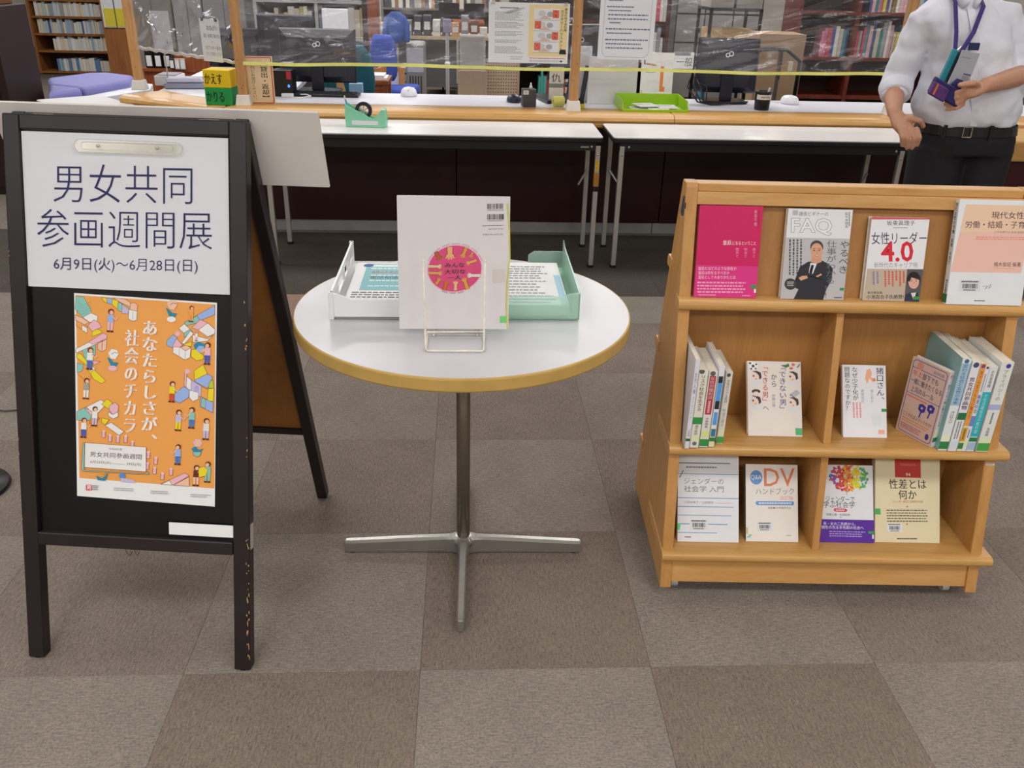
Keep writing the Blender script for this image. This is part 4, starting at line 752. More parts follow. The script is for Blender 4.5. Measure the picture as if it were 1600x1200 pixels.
def hand(x, y, a, L, col, k=1):
    c, q = math.cos(R(a)), math.sin(R(a)); f = lambda u, v: (x + (u * 1.15 * c - v * 1.6 * q) * k, y + (u * 1.15 * q + v * 1.6 * c) * k * .86)
    s.poly([f(-L, -15), f(-10, -13), f(0, -22), f(14, -20), f(14, 20), f(0, 22), f(-10, 13), f(-L, 15)], '#7c4638'); s.poly([f(-L, -12), f(-10, -10), f(0, -18), f(12, -17), f(12, 17), f(0, 18), f(-10, 10), f(-L, 12)], col)
    for v in (-14, -5, 5, 14): s.poly([f(10, v - 4), f(32 - abs(v), v * 1.3 - 4), f(34 - abs(v), v * 1.3 + 4), f(10, v + 4)], col)
for h_ in ((745, 725, 88, 58, '#e6b07a', 1.5), (630, 745, 60, 70, '#b0643c', 1), (885, 725, 110, 80, '#d99a4e', 1), (970, 730, 115, 45, '#d98a5c', .8), (945, 805, 160, 95, '#e0a860', .8), (965, 935, 182, 88, '#e9d8d2', 1), (905, 985, 252, 100, '#e0a24c', 1), (812, 1015, 270, 80, '#e6b88a', .9), (715, 1010, -75, 85, '#cf6f34', .9), (635, 975, -62, 60, '#d99a4e', .8), (640, 905, 4, 115, '#e0a060', .9), (630, 835, 2, 105, '#e6c09a', .9)): hand(*h_)
for q, (x0, y0, x1, y1) in (('みんな', (695, 800, 900, 848)), ('大切な', (692, 868, 912, 915)), ('一人', (725, 930, 868, 975))): s.text(q, x0, y0, x1, y1, '#4c4440', .03)
for k in range(34):
    a = R(200 + 140 * k / 33 ); 
    if k % 5 != 4: s.line([(800 + 300 * math.cos(a), 860 + 256 * math.sin(a)), (800 + 300 * math.cos(a + .045), 860 + 256 * math.sin(a + .045))], 9, '#d69ab4')
for k in range(12):
    a = R(115 - 45 * k / 11)
    if k % 4 != 3: s.line([(800 + 296 * math.cos(a), 862 + 252 * math.sin(a)), (800 + 296 * math.cos(a - .05), 862 + 252 * math.sin(a - .05))], 8, '#8a8488')
s.rect(1275, 1372, 1350, 1440, '#79cf7c'); s.obj('cover_print', bk)
# white letter tray
def tray(name, label, x0, x1, y0, y1, h, m, scoop, th=.004):
    t = thing(name, label, 'tray', ((x0+x1)/2, y0, TZ)); a, b = x0 - (x0+x1)/2, x1 - (x0+x1)/2; L = y1 - y0
    MB().box(a, b, 0, L, .003, .006).obj('tray_floor', m, t)
    MB().prism([(a, .003), (b, .003), (b, h)] + [(b - .015, h), (b - .045, scoop), (a + .045, scoop), (a + .015, h)] + [(a, h)], 0, th, 'y').obj('front_wall', m, t, .001)
    MB().box(a, b, L - th, L, .003, .010).obj('back_wall', m, t, .001)
    return t, a, b, L
WPL = mat('#eceef0', .3, noise=.01)
t, a, b, L = tray('letter_tray', 'white plastic letter tray with slotted sides, left of the large book', -.291, -.04, 1.747, 2.12, .058, WPL, .046)
for x in (a, b - .005):
    g = MB(); g.box(x, x + .005, 0, L, .003, .024); g.box(x, x + .005, 0, L, .048, .062)
    ys = [0, .035, .05, .065, .08, .095, .19, .205, .26, .275, .29, .305, L]
    for i in range(0, len(ys) - 1):
        if i % 2 == 0: g.box(x, x + .005, ys[i], ys[i+1], .0238, .0482)
    g.obj('slotted_side', WPL, t, .0006)
for x in (a - .004, b - .006):
    for y in (-.003, L - .008): MB().box(x, x + .010, y, y + .011, 0, .062).obj('corner_post', WPL, t, .001)
def papers(label, loc, rz, w, h, n, stuff):
    p = thing('leaflets', label, 'paper', loc, rz)
    for k in range(n): MB().box(-w/2, w/2, 0, h, .0035 * k, .0035 * k + .0032).obj('sheet', PAPER, p)
    s = Sheet(w, h, ((0, 0), (100, 0), (100, 141), (0, 141))); stuff(s); s.obj('leaflet_print', p, Matrix.Translation((-w/2, 0, .0035 * n)) @ Matrix.Rotation(R(-90), 4, 'X'))
    return p
def st1(s):
    s.rect(12, 5, 100, 96, '#86c4c8'); s.rect(18, 8, 58, 16, '#e8f2f4'); s.circ(14, 11, 6, '#3c5a9a'); s.bars(18, 18, 95, 26, 1, '#d8f0f0', .6)
    for y in (34, 52, 70): s.bars(20, y + 10, 96, y + 15, 1, '#e9f6f6', .6)
    s.text('女性のための相談', 20, 30, 60, 41, '#c25a5a', .02); s.text('電話相談', 20, 49, 52, 59, '#4a5a6a', .02); s.rect(60, 80, 92, 90, '#f2f6f6'); s.bars(5, 100, 98, 136, 5, '#555', .4)
papers('stack of leaflets with teal panel lying in the white tray', (-.1655, 1.765, TZ + .0065), 0, .205, .29, 6, st1)
GPL = clearmat('green_plastic', (.80, .97, .89, 1), .06, .8, .2, 0, 8, (.84, .97, .90, 1), .26)
t, a, b, L = tray('letter_tray', 'translucent mint green letter tray, right of the large book', -.012, .243, 1.745, 2.10, .064, GPL, .057, .0025)
for x in (a, b - .003): MB().prism([(0, .003), (L, .003), (L, .075), (L - .03, .066), (0, .064)], x, x + .003, 'x').obj('side_wall', GPL, t)
MB().prism([(b - .09, .003), (b, .003), (b, .048), (b - .075, .048), (b - .09, .038)], L - .0055, L - .003, 'y').obj('back_tab', GPL, t)
def st2(s):
    s.rect(92, 45, 99, 140, '#a9cfe6'); s.bars(6, 12, 88, 60, 6, '#77777c', .35); s.bars(6, 62, 88, 138, 8, '#9a9aa0', .35, seed=4)
papers('stack of printed sheets lying in the mint green tray', (.1155, 1.76, TZ + .0065), 0, .212, .295, 7, st2)
# ------------------------------------------------------------ on the folding tables and the counter
MINT = mat('#8fd8b4', .35, noise=.01)
t = thing('tape_dispenser', 'mint green tape dispenser with a blue pen, on the middle folding table', 'tape dispenser', (-.485, 4.33, .6455), R(-4))
prof = [(-.095, 0), (.095, 0), (.098, .028), (.092, .082), (.078, .084), (.066, .070), (.050, .046), (.030, .040), (-.005, .062), (-.05, .082), (-.094, .104), (-.098, .06)]
MB().prism(prof, -.033, -.027, 'y').obj('side_wall', MINT, t, .001); MB().prism(prof, .027, .033, 'y').obj('side_wall', MINT, t, .001)
MB().prism([(-.095, 0), (.095, 0), (.096, .03), (.05, .036), (.03, .030), (-.05, .03), (-.088, .05), (-.094, .05)], -.027, .027, 'y').obj('body', MINT, t)
MB().prism([(.066, .03), (.092, .03), (.091, .08), (.078, .082)], -.027, .027, 'y').obj('front_block', MINT, t); MB().box(-.097, -.090, -.027, .027, .03, .1).obj('rear_wall', MINT, t)
g = MB()
for r0, r1, m in ((.024, .040, 0),):
    ring = lambda r, y: [(-.012 + r * math.cos(2*math.pi*k/28), y, .074 + r * math.sin(2*math.pi*k/28)) for k in range(28)]
    g.loft([ring(r0, -.008), ring(r1, -.008), ring(r1, .008), ring(r0, .008), ring(r0, -.008)], cap=False)
tr = g.obj('tape_roll', mat('#2d3040', .3), t)
g = MB()
for k in range(3):
    a = R(30 + 60 * k); dx, dz = .024 * math.cos(a), .024 * math.sin(a); g.tube([(-.012 - dx, 0, .074 - dz), (-.012 + dx, 0, .074 + dz)], .003, 6)
g.obj('spokes', mat('#d8cfd8', .4), tr)
s = Sheet(.125, .020); s.fill('#e6e8ea'); s.obj('blank_label', t, Matrix.Translation((-.065, -.0332, .012)))
pn = thing('pen', 'blue pen standing in the mint tape dispenser', 'pen', (-.565, 4.335, .70), rot=(0, R(-14), 0))
MB().tube([(0, 0, 0), (0, 0, .07)], .0045, 10).obj('barrel', mat('#5aa8d0', .3), pn); MB().tube([(0, 0, .07), (0, 0, .088)], [.0045, .003], 10).obj('tip', mat('#d6d9a8', .4), pn)
Z = CT + .0008
# yellow / green block
t = thing('sign_block', 'yellow over green sign block on the counter corner beside the wooden post', 'sign', (-1.245, 4.70, Z), R(-6))
for z0, z1, c, q in ((0, .085, '#1e9a4e', 'かりる'), (.0852, .17, '#eecb1c', 'かえす')):
    MB().box(-.075, .060, -.065, .065, z0, z1).obj('block', mat(c, .4, noise=.01), t, .003)
    s = Sheet(.135, .085); s.text(q, .06, .22, .72, .80, '#1a2a22' if 'り' in q else '#16140c', .03); s.obj('lettering', t, Matrix.Translation((-.075, -.0653, z0)))
# framed sign
t = thing('framed_sign', 'tan card sign with red border leaning at the wooden post on the counter', 'sign', (-1.062, 4.70, Z), R(4), rot=(R(-4), 0, R(4)))
MB().box(-.072, .072, 0, .006, 0, .232).obj('board', mat('#e8d0a8', .5, noise=.01), t, .001)
s = Sheet(.144, .232, ((0, 0), (100, 0), (100, 160), (0, 160))); s.line([(5, 4), (95, 4), (95, 156), (5, 156), (5, 4)], 4, '#c85a48'); s.vtext('【貸出・返却】', 56, 14, 82, 148, '#4a3a30', .02); s.vtext('一列にお並びください。', 22, 20, 38, 150, '#6a5a48'); s.obj('lettering', t, Matrix.Translation((-.072, -.0003, 0)))
MB().box(-.05, .05, .006, .05, 0, .012).obj('foot', DARKG, t)
def hangsheet(name, label, x0, x1, y, z0, z1, col, fn, rz=0, cat='notice'):
    t = thing(name, label, cat, (x0, y, z0), rz); w, h = x1 - x0, z1 - z0
    MB().box(0, w, 0, .0008, 0, h).obj('sheet', mat(col, .6, noise=.01), t); s = Sheet(w, h, ((0, 0), (100, 0), (100, 100), (0, 100))); fn(s); s.obj('notice_print', t)
    for x in (.01, w - .03): MB().box(x, x + .02, -.0016, -.0006, h - .01, h + .006).obj('adhesive_tape', clearmat('tape' + name, (.9, .9, .9, 1), .2, 1, .2, 0, 8, (.95, .95, .95, 1), .2) if False else film, t)
    return t
def f1(s):
    s.text('おねがい', 35, 14, 92, 26, '#555', .01); s.text('貸出・返却等ご用の方は', 14, 34, 96, 44, '#555'); s.circ(56, 53, 2, '#555', 1.4); s.text('カウンター前の', 18, 62, 96, 72, '#555'); s.text('ラインでお待ちください', 18, 77, 96, 86, '#555')
hangsheet('hanging_notice', 'white notice hung on the left film with a few lines of text', -1.345, -1.21, 4.765, .885, 1.085, '#dcdcde', f1, R(-32))
def f2(s):
    s.rect(0, 0, 100, 100, '#e8e9ea'); s.rect(50, 3, 98, 88, '#eed9a2'); s.rect(56, 9, 88, 82, '#e8e8ea')
    s.bars(14, 7, 38, 11, 1, '#777', .5)
    for y0, n in ((15, 7), (32, 5), (47, 4), (61, 3), (72, 6)): s.bars(8, y0, 44, y0 + n * 2.1, n, '#8c8d92', .42, ragged=.3, seed=n)
    s.bars(28, 88, 44, 95, 2, '#99a', .3)
    for k, y in enumerate((10, 28, 46, 64)):
        s.line([(56, y + 17.5), (88, y + 17.5)], .6, '#888'); s.circ(66, y + 7, 4.5, '#cfcfd3', 5); s.circ(76, y + 8, 4, '#b0b0b6', 4.5); s.poly([(62, y + 16), (70, y + 10), (78, y + 16)], '#d8b9a8')
        x = 79 if k % 2 == 0 else 57; s.rect(x, y + 1, x + 8, y + 14, '#e9694c'); s.vtext('禁止' if k % 2 else '暴言', x + 2, y + 2, x + 6, y + 13, '#f8e0d8', .02)
    s.vtext('カスタマーハラスメントは', 88.5, 10, 93, 84, '#2f8a48', .03); s.vtext('あなたのその行為', 93.5, 7, 97.5, 46, '#333', .03)
    s.poly([(90, 76), (97, 76), (98, 84), (89, 84)], '#333'); s.bars(52, 90, 97, 92.5, 1, '#e9694c', .5, ragged=.05); s.bars(52, 94, 96, 98, 2, '#99a', .35); s.circ(92, 96, 1.5, '#445')
hangsheet('film_poster', 'double page notice with comic strip panels and green title, on the middle film', .104, .505, 4.638, .918, 1.198, '#e8e9ea', f2)
def f3_(s):
    s.rect(0, 0, 100, 100, '#e9eaee'); s.line([(8, -5), (8, 92), (14, 97), (86, 97), (92, 92), (92, 0)], .6, '#a9abb4')
    for y, x0, x1 in ((24, 12, 78), (29, 15, 40), (36.5, 12, 60), (41, 15, 56), (46, 15, 88), (51, 15, 86), (55.5, 18, 38), (63, 12, 92), (68, 14, 60), (76, 12, 90), (81, 14, 78), (86, 14, 82)): s.bars(x0, y - 1, x1, y + 1, 1, '#6d7090', .8, ragged=.02, seed=int(y))
hangsheet('film_notice', 'tall white notice with rounded border right of the middle post', .655, .935, 4.635, .945, 1.33, '#e9eaee', f3_)
# silver machine, roll, trays
t = thing('scanner', 'low silver machine on the desk behind the left film', 'scanner', (-1.60, 5.22, Z), R(8))
MB().box(-.11, .11, 0, .14, 0, .03).obj('body', mat('#8f93a8', .3, .4), t, .006); MB().box(-.10, .10, .01, .13, .0305, .055).obj('lid', mat('#c5c8de', .2, .3), t, .008)
t = thing('tape_roll', 'yellow adhesive roll lying beside the middle post', 'tape', (.485, 4.80, Z + .027))
MB().tube([(-.03, 0, 0), (.03, .01, 0)], .0265, 24).obj('roll', mat('#e6e47a', .5), t, .002); MB().tube([(-.0305, 0, 0), (-.0315, 0, 0)], .012, 14).obj('core', mat('#b9a26a', .6), t)
t = thing('yellow_tag', 'small black and yellow clip right of the middle post base', 'clip', (.60, 4.74, Z)); MB().box(-.012, .02, 0, .03, 0, .022).obj('yellow_end', mat('#d9cf3c', .5), t, .003); MB().loft([[(.0 + .02 * math.cos(R(a)), y, .028 + .022 * math.sin(R(a))) for a in range(0, 360, 30)] for y in (.031, .036)]).obj('black_loop', BLACKP, t)
LIME = mat('#a9d62c', .35, noise=.01)
t = thing('document_tray', 'lime green open tray with slips of paper on the counter', 'tray', (.985, 4.665, Z), R(1))
MB().box(-.175, .175, 0, .25, 0, .004).obj('tray_floor', LIME, t); MB().box(-.175, .175, .246, .25, .004, .062).obj('back_wall', LIME, t, .001); MB().box(-.175, .175, 0, .004, .004, .014).obj('front_lip', LIME, t, .001)
for x in (-.175, .171): MB().prism([(0, .004), (.246, .004), (.246, .062), (.03, .054), (0, .012)], x, x + .004, 'x').obj('side_wall', LIME, t, .001)
for k, (x, y, a) in enumerate(((-.06, .02, 4), (.02, -.012, -6), (.08, .04, 2), (-.02, .06, 10))):
    p = thing('paper_slip', ('slip of paper at the left in the lime tray', 'slip of paper poking out over the front of the lime tray', 'slip of paper at the right in the lime tray', 'slip of paper at the back of the lime tray')[k], 'paper', (.985 + x, 4.665 + y + (.02 if k == 1 else 0), Z + .0045 + .004 * k), R(a)); MB().box(-.055, .055, 0, .13, 0, .003).obj('slip', PAPER, p)
    s = Sheet(.11, .13); s.bars(.1, .1, .9, .5, 3, '#999', .4); s.obj('slip_print', p, Matrix.Translation((0 - .055, 0, .003)) @ Matrix.Rotation(R(-90), 4, 'X'))
# pen pots
t = thing('pen_box', 'square dark grey box on the counter with a small white label', 'pot', (.325, 4.80, Z), R(5))
g = MB(); g.box(-.036, .036, -.036, .036, 0, .088); g.obj('box_body', mat('#47474c', .45), t, .003); MB().box(-.030, .030, -.030, .030, .0885, .089).obj('box_opening', mat('#1b1b1e', .6), t)
s = Sheet(.028, .02); s.fill('#e8e8ea'); s.bars(.15, .2, .85, .8, 2, '#666'); s.obj('label_print', t, Matrix.Translation((-.034, -.0365, .064)))
t = thing('sanitizer_bottle', 'small white nozzle bottle standing in the square grey box', 'bottle', (.335, 4.80, Z + .0895)); MB().loft([[(x, y, z) for x, y in circ(r, 12)] for r, z in ((.009, 0), (.009, .008), (.004, .022), (.003, .03))]).obj('nozzle', mat('#f2f2fa', .3), t, smooth=True)
t = thing('pen_pot', 'round black pen pot with white label on the counter, right', 'pot', (1.60, 4.83, Z))
MB().loft([[(x, y, z) for x, y in circ(r, 28)] for r, z in ((.038, 0), (.040, .004), (.043, .092), (.043, .096), (.037, .096), (.034, .03))]).obj('pot_body', BLACKP, t, smooth=True)
g = MB(); g.loft([[(.0432 * math.cos(R(a)), .0432 * math.sin(R(a)), z) for a in range(205, 345, 10)] for z in (.055, .080)], closed=False); g.obj('label_band', mat('#e3e0dc', .5), t)
s = Sheet(.05, .012); s.off = 0; s.text('ENQUETE', .05, .1, .95, .9, '#333', .01); s.obj('label_print', t, Matrix.Translation((-.025, -.0436, .062)))
t = thing('marker_pen', 'white capped marker standing in the round black pot', 'pen', (1.615, 4.83, Z + .04), rot=(0, R(12), 0)); MB().tube([(0, 0, 0), (0, 0, .075)], .006, 10).obj('marker', mat('#e9e9ee', .4), t)
# mice
def mouse(label, x, y, col, rz=0, k=1.0):
    t = thing('computer_mouse', label, 'mouse', (x, y, Z), rz); MB().loft([[(a * k, b * k * 1.3, z * k) for a, b in circ(r, 20)] for r, z in ((.038, 0), (.041, .008), (.036, .026), (.026, .036), (.010, .040), (.002, .0405))]).obj('shell', mat(col, .3), t, smooth=True)
    MB().box(-.002, .002, -.046 * k, -.03 * k, .018 * k, .030 * k).obj('wheel', DARKG, t)
mouse('white mouse on the desk behind the tape dispenser', -.33, 5.12, '#eeeef4', 0, 1.15)
mouse('white mouse on the desk left of the standing man', 1.84, 5.08, '#eeeef4', R(20), 1.15); mouse('black mouse beside the square grey box', .255, 4.95, '#26283a', R(10), 1.0)
t = thing('mouse_cable', 'white cable curling beside the white mouse at the right', 'cable', (1.74, 5.1, Z)); MB().tube([(.06, .0, .004), (.0, .03, .004), (-.04, .01, .004), (-.08, .04, .004)], .003, 8).obj('cable_run', WHITE, t)
# monitors
INF = mat('#e9e9f4', .4, .1)
def monitor(label, x, y, rz, w=.41, h=.27, z0=.05, tilt=-6, col='#20212c', base=True, logo=True):
    t = thing('monitor', label, 'monitor', (x, y, Z), rz, 'dark computer monitors on the staff desk')
    M = Matrix.Translation((0, 0, z0)) @ Matrix.Rotation(R(tilt), 4, 'X')
    m = mat(col, .28, noise=.02)
    g = MB(); R_ = lambda y, i, j=0: [M @ Vector(p) for p in ((-w/2 + i, y, i + j), (w/2 - i, y, i + j), (w/2 - i, y, h - i), (-w/2 + i, y, h - i))]
    g.loft([R_(.022, 0), R_(.008, 0), R_(-.004, .008), R_(-.022, .05, -.02)]); g.obj('rear_shell', m, t, .003)
    MB().box(-w/2, w/2, .022, .030, 0, h, M=M).obj('bezel', BLACKP, t, .002); MB().box(-w/2 + .012, w/2 - .012, .0301, .0305, .02, h - .012, M=M).obj('screen', mat('#3a4258', .15), t)
    g = MB(); g.box(-w*.3, w*.3, -.0235, -.0222, h * .42, h * .435, M=M)
    for k in range(12): g.box(-w*.28 + k*w*.048, -w*.28 + k*w*.048 + .004, -.0235, -.0222, h*.47, h*.50, M=M)
    tag(g.obj('vent_slots', mat('#0c0c12', .6), t), kind='stuff')
    if logo:
        for q in (-1, 1):
            MB().tube([M @ Vector((q * .0095 + .0115 * math.cos(R(a)) * (1 if q > 0 else .85), -.0245, h * .70 + q * .0035 + .0115 * math.sin(R(a)) * (1 if q > 0 else .85))) for a in range(0, 361, 24)], .0024, 6).obj('emblem_ring', INF, t)
    if base:
        MB().box(-.035, .035, -.03, -.018, .01, z0 + h * .45).obj('stand_neck', m, t, .004)
        MB().prism(roundrect(-.12, .12, -.09, .10, .03), 0, .010).obj('stand_base', mat('#191a22', .25), t, .003)
    return t
monitor('wide dark monitor just behind the yellow taped film, left half of the counter', -.845, 5.22, R(-3), .43, .285)
monitor('dark monitor with its cables, right half of the counter before the cardboard box', 1.465, 5.10, R(-4), .345, .29)
monitor('dark monitor turned sideways behind the middle post', .70, 5.72, R(24), .42, .32, .04)
monitor('dark monitor behind the widest one, partly hidden by it', -1.19, 6.15, R(4), .36, .33, .02, logo=False); monitor('dark monitor seen just right of the left wooden post', -1.53, 6.2, R(12), .36, .24, .02)
t = thing('laptop', 'open dark laptop with bright screen edge behind the framed sign', 'laptop', (.50, 5.06, Z), R(-78))
MB().box(-.15, .15, -.1, .1, 0, .016).obj('keyboard_half', BLACKP, t, .003); MB().box(-.15, .15, .1, .108, .01, .21, M=Matrix.Rotation(R(-8), 4, 'X')).obj('lid', mat('#25262c', .4), t, .003)
t['label'] = 'dark laptop standing open beside the middle post'
t = thing('pc_box', 'small black computer box with red and blue lights left of the wide monitor', 'computer', (-1.0, 4.99, Z)); MB().box(-.055, .05, 0, .12, 0, .135).obj('case', BLACKP, t, .003)
MB().box(.02, .045, -.0015, 0, .09, .13).obj('red_plate', mat('#b02a38', .4), t); MB().ball((.03, -.001, .055), .006, .002, .008).obj('indicator_lamp', glowmat('#3a7cff', 3), t); MB().box(-.01, .055, -.03, -.01, 0, .02).obj('plug', WHITE, t, .004)
t = thing('white_cable', 'white cable lying in a loop before the small black computer box', 'cable', (-.96, 4.93, Z)); MB().tube([(-.12, -.02, .003), (-.03, -.03, .003), (.06, -.01, .004), (.11, .03, .01), (.08, .07, .012), (.03, .08, .01)], .003, 8).obj('cable_run', WHITE, t)
for k in range(4):
    t = thing('black_cable', 'black cable in the tangle beside the right monitor', 'cable', (1.27 + .02 * k, 4.93 + .015 * k, Z), group='tangle of black cables')
    r4 = random.Random(k); MB().tube([(-.02, .12, .16 - .02 * k), (-.05 + .02 * k, .06, .09), (.0, .0, .02), (.07, -.01 + .02 * k, .008), (.13, .02, .006), (.19 + .02 * k, .05, .012)], .0045, 7).obj('cable_run', BLACKP, t, smooth=True)
t = thing('keyboard', 'black keyboard with dark keys before the wide monitor', 'keyboard', (-.80, 5.0, Z), R(-2)); MB().box(-.2, .2, 0, .11, 0, .014).obj('keyboard_body', BLACKP, t, .004)
g = MB()
for i in range(14):
    for j in range(4): g.box(-.19 + i * .027, -.19 + i * .027 + .022, .01 + j * .025, .03 + j * .025, .014, .018)
tag(g.obj('keys', mat('#2a2b33', .5), t), kind='stuff')
# white boards and papers behind the right film
t = thing('acrylic_stand', 'large blank white board standing behind the lime tray', 'board', (.79, 4.93, Z), R(2)); MB().box(-.135, .135, 0, .006, 0, .245).obj('board_sheet', mat('#dcdcde', .5, noise=.03), t, .001); MB().box(-.13, .13, .006, .06, 0, .008).obj('board_foot', WHITE, t)
t = thing('paper_holder', 'milky upright file behind the middle post, left of the blank board', 'holder', (.62, 4.99, Z), R(10)); MB().box(-.06, .06, 0, .012, 0, .29).obj('holder_sheet', mat('#c8c8cc', .4), t, .002)
t = thing('leaflet_stand', 'upright leaflet with an orange bar behind the lime tray', 'leaflet', (1.06, 5.06, Z), R(-4), rot=(R(-8), 0, R(-4))); MB().box(-.09, .09, 0, .004, 0, .26).obj('leaflet_sheet', mat('#e3e1dc', .5), t)
s = Sheet(.18, .26, ((0, 0), (100, 0), (100, 145), (0, 145))); s.rect(60, 40, 70, 115, '#e8884a'); s.rect(70, 100, 76, 115, '#e8884a'); s.line([(8, 12), (10, 36)], 4, '#3c4a78'); s.line([(14, 34), (45, 38)], 5, '#b9865a'); s.bars(14, 50, 50, 62, 2, '#999', .4); s.bars(50, 128, 68, 134, 1, '#888', .6); s.rect(2, 112, 8, 140, '#e9b9a8'); s.obj('leaflet_print', t, Matrix.Translation((-.09, 0, 0)))
t = thing('hanging_card', 'small white card with large black characters beside the right monitor', 'card', (1.165, 5.14, Z + .17)); MB().box(0, .11, 0, .003, 0, .088).obj('card_sheet', mat('#e6e6e8', .5), t); MB().box(-.004, .0, 0, .005, -.17, .088).obj('card_pole', STEEL, t); MB().box(0, .09, -.001, 0, .07, .088).obj('card_header', mat('#8a8d94', .5), t); s = Sheet(.11, .088); s.text('一般', .12, .32, .95, .85, '#333'); s.obj('card_print', t)
t = thing('tall_card', 'small tan card sign with a black character at the left of the middle post', 'card', (.485, 4.95, Z + .0)); MB().box(-.04, .04, 0, .003, 0, .185).obj('card_sheet', mat('#dcd8cc', .5), t); s = Sheet(.08, .185); s.text('仇', .15, .18, .8, .42, '#333'); s.rect(0, .46, 1, .58, '#8a8a80'); s.obj('card_print', t, Matrix.Translation((-.04, 0, 0)))
t = thing('blue_bottle', 'small light blue bottle before the right monitor', 'bottle', (1.36, 5.22, Z)); MB().loft([[(x, y, z) for x, y in circ(r, 14)] for r, z in ((.02, 0), (.02, .07), (.008, .085), (.008, .1))]).obj('bottle_body', mat('#5aa0c8', .3), t, smooth=True)
t = thing('hung_paper', 'pale grey sheet fixed behind the left film near the corner post', 'paper', (-1.77, 5.32, Z + .0), R(-8)); MB().box(0, .11, 0, .002, .19, .40).obj('sheet', mat('#b9bcc4', .5), t); MB().box(.05, .056, .002, .008, 0, .3).obj('support', STEEL, t)
t = thing('corner_tray', 'white box shaped holder behind the corner post socket', 'box', (-1.74, 5.33, Z)); MB().box(-.06, .07, 0, .16, 0, .055).obj('box_shell', mat('#d8d8d8', .5), t, .004); MB().box(-.05, .06, .01, .15, .0552, .06).obj('box_content', mat('#9a9aa0', .6), t)
# ------------------------------------------------------------ staff area and reading room beyond
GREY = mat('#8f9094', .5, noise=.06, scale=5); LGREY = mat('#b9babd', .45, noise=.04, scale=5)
def bookcase(label, x0, x1, y0, y1, zt, shelves, divs, m, back=None, loc=None, rz=0, grp=None):
    t = thing('bookcase', label, 'bookcase', (x0, y0, 0), rz, grp); w, d = x1 - x0, y1 - y0
    for a in [0] + [q - x0 for q in divs] + [w - .03]: MB().box(a, a + .03, 0, d, 0, zt).obj('side_panel', m, t)
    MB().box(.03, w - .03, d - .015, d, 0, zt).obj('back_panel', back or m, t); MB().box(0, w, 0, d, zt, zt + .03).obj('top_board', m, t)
    for z in shelves: MB().box(.03, w - .03, .003, d - .016, z - .024, z).obj('shelf_board', m, t)
    return t
BPROT = {}
def far_book(x, y, z, th, h, dp, col, label, group, rz=0):
    """spine faces -Y"""
    t = thing('book', label, 'book', (x, y, z), rz, group)
    MB().prism([(0, 0), (th, 0), (th, dp), (th * .9, dp), (th * .9, .004), (th * .1, .004), (th * .1, dp), (0, dp)], 0, h).obj('cover', mat(col, .5, noise=0), t)
    MB().box(th * .1, th * .9, .004, dp - .004, .003, h - .004).obj('page_block', PAGES, t)
    return t
def row(x0, x1, y, z, hmin, hmax, tmin, tmax, pal, label, group, seed, dp=.14, sticker=False):
    q = random.Random(seed); x = x0
    while x < x1 - tmin:
        th = min(q.uniform(tmin, tmax), x1 - x); h = q.uniform(hmin, hmax); far_book(x, y + q.uniform(0, .02), z, th - .002, h, dp, q.choice(pal), label, group); x += th
BLU = ['#e8ecf0', '#dce4ea', '#c8d7e3', '#f0edd8', '#f6f4ec', '#a9c5df', '#4f6fa6', '#e9e1c6', '#bfd8d4', '#f2f6fa', '#b0b0b6', '#e6ecdc', '#d7d3e4', '#e9e6da', '#f0e6c8']
PAL = ['#f6f6ee', '#f0f0dc', '#f9f9f6', '#dff0f6', '#f3e8c8', '#cce0ec', '#f0e8d8', '#aac8d0', '#ffffff', '#6a98c8', '#f4f0e0', '#eef4f0']
# far left bookcase (rows of pale books)
Yb = 11.6; W = wood('#a8703c', '#8d5a2c', (8, 8, 1), 2, .5)
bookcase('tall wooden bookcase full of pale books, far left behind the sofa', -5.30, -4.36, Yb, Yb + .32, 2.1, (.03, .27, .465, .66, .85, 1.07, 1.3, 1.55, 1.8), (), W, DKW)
for k, (z, h0, h1, sd, pl) in enumerate(((.03, .12, .155, 3, PAL), (.27, .13, .165, 4, PAL), (.465, .12, .165, 5, BLU), (.66, .13, .17, 6, BLU), (.85, .16, .2, 7, BLU))):
    nm = ('bottom', 'second', 'third', 'fourth', 'fifth')[k]
    row(-5.23 if k > 1 else -5.08, -4.41, Yb + .03, z + .001, h0, h1, .02, .042, pl, f'pale library book in the {nm} row from the floor of the far left bookcase', f'books in the {nm} row of the far left bookcase', sd)
bookcase('wooden bookcase end with a yellow notice, right of the far left bookcase', -4.16, -3.80, 10.9, 12.0, 1.55, (.5, 1.0), (), wood('#9c6638', '#84522c', (8, 8, 1), 2, .5))
C_ = MB().box(-4.16, -3.80, 10.88, 10.898, 0, 1.55).obj('end_panel', wood('#9c6638', '#84522c', (8, 8, 1), 2, .5)); C_.parent = D.objects['bookcase.001']; C_.location = (4.16, -10.9, 0)
t = thing('shelf_sign', 'white and yellow sign on the bookcase end', 'sign', (-4.14, 10.865, .60)); MB().box(0, .30, 0, .012, 0, .62).obj('sign_plate', mat('#cfd2d4', .5), t); MB().box(.02, .28, -.003, 0, .01, .20).obj('yellow_panel', mat('#cdbf3c', .5), t); MB().box(.14, .15, -.004, -.002, 0, .6).obj('sign_line', DARKG, t)
# dark cabinet slab at the left
t = thing('dark_cabinet', 'tall very dark brown cabinet end at the left picture edge', 'cabinet', (-3.52, 5.5, 0)); MB().box(0, .80, 0, .45, .0, 1.075).obj('cabinet_body', mat('#26110d', .6, noise=.08), t, .003); MB().box(-.01, .72, -.01, .46, 1.076, 1.16).obj('cabinet_top', wood('#7d4a28', '#65381c', (1, 8, 8), 2, .5), t, .003); MB().box(.05, .75, -.008, 0, .05, 1.03).obj('cabinet_panel', mat('#2a1612', .5), t)
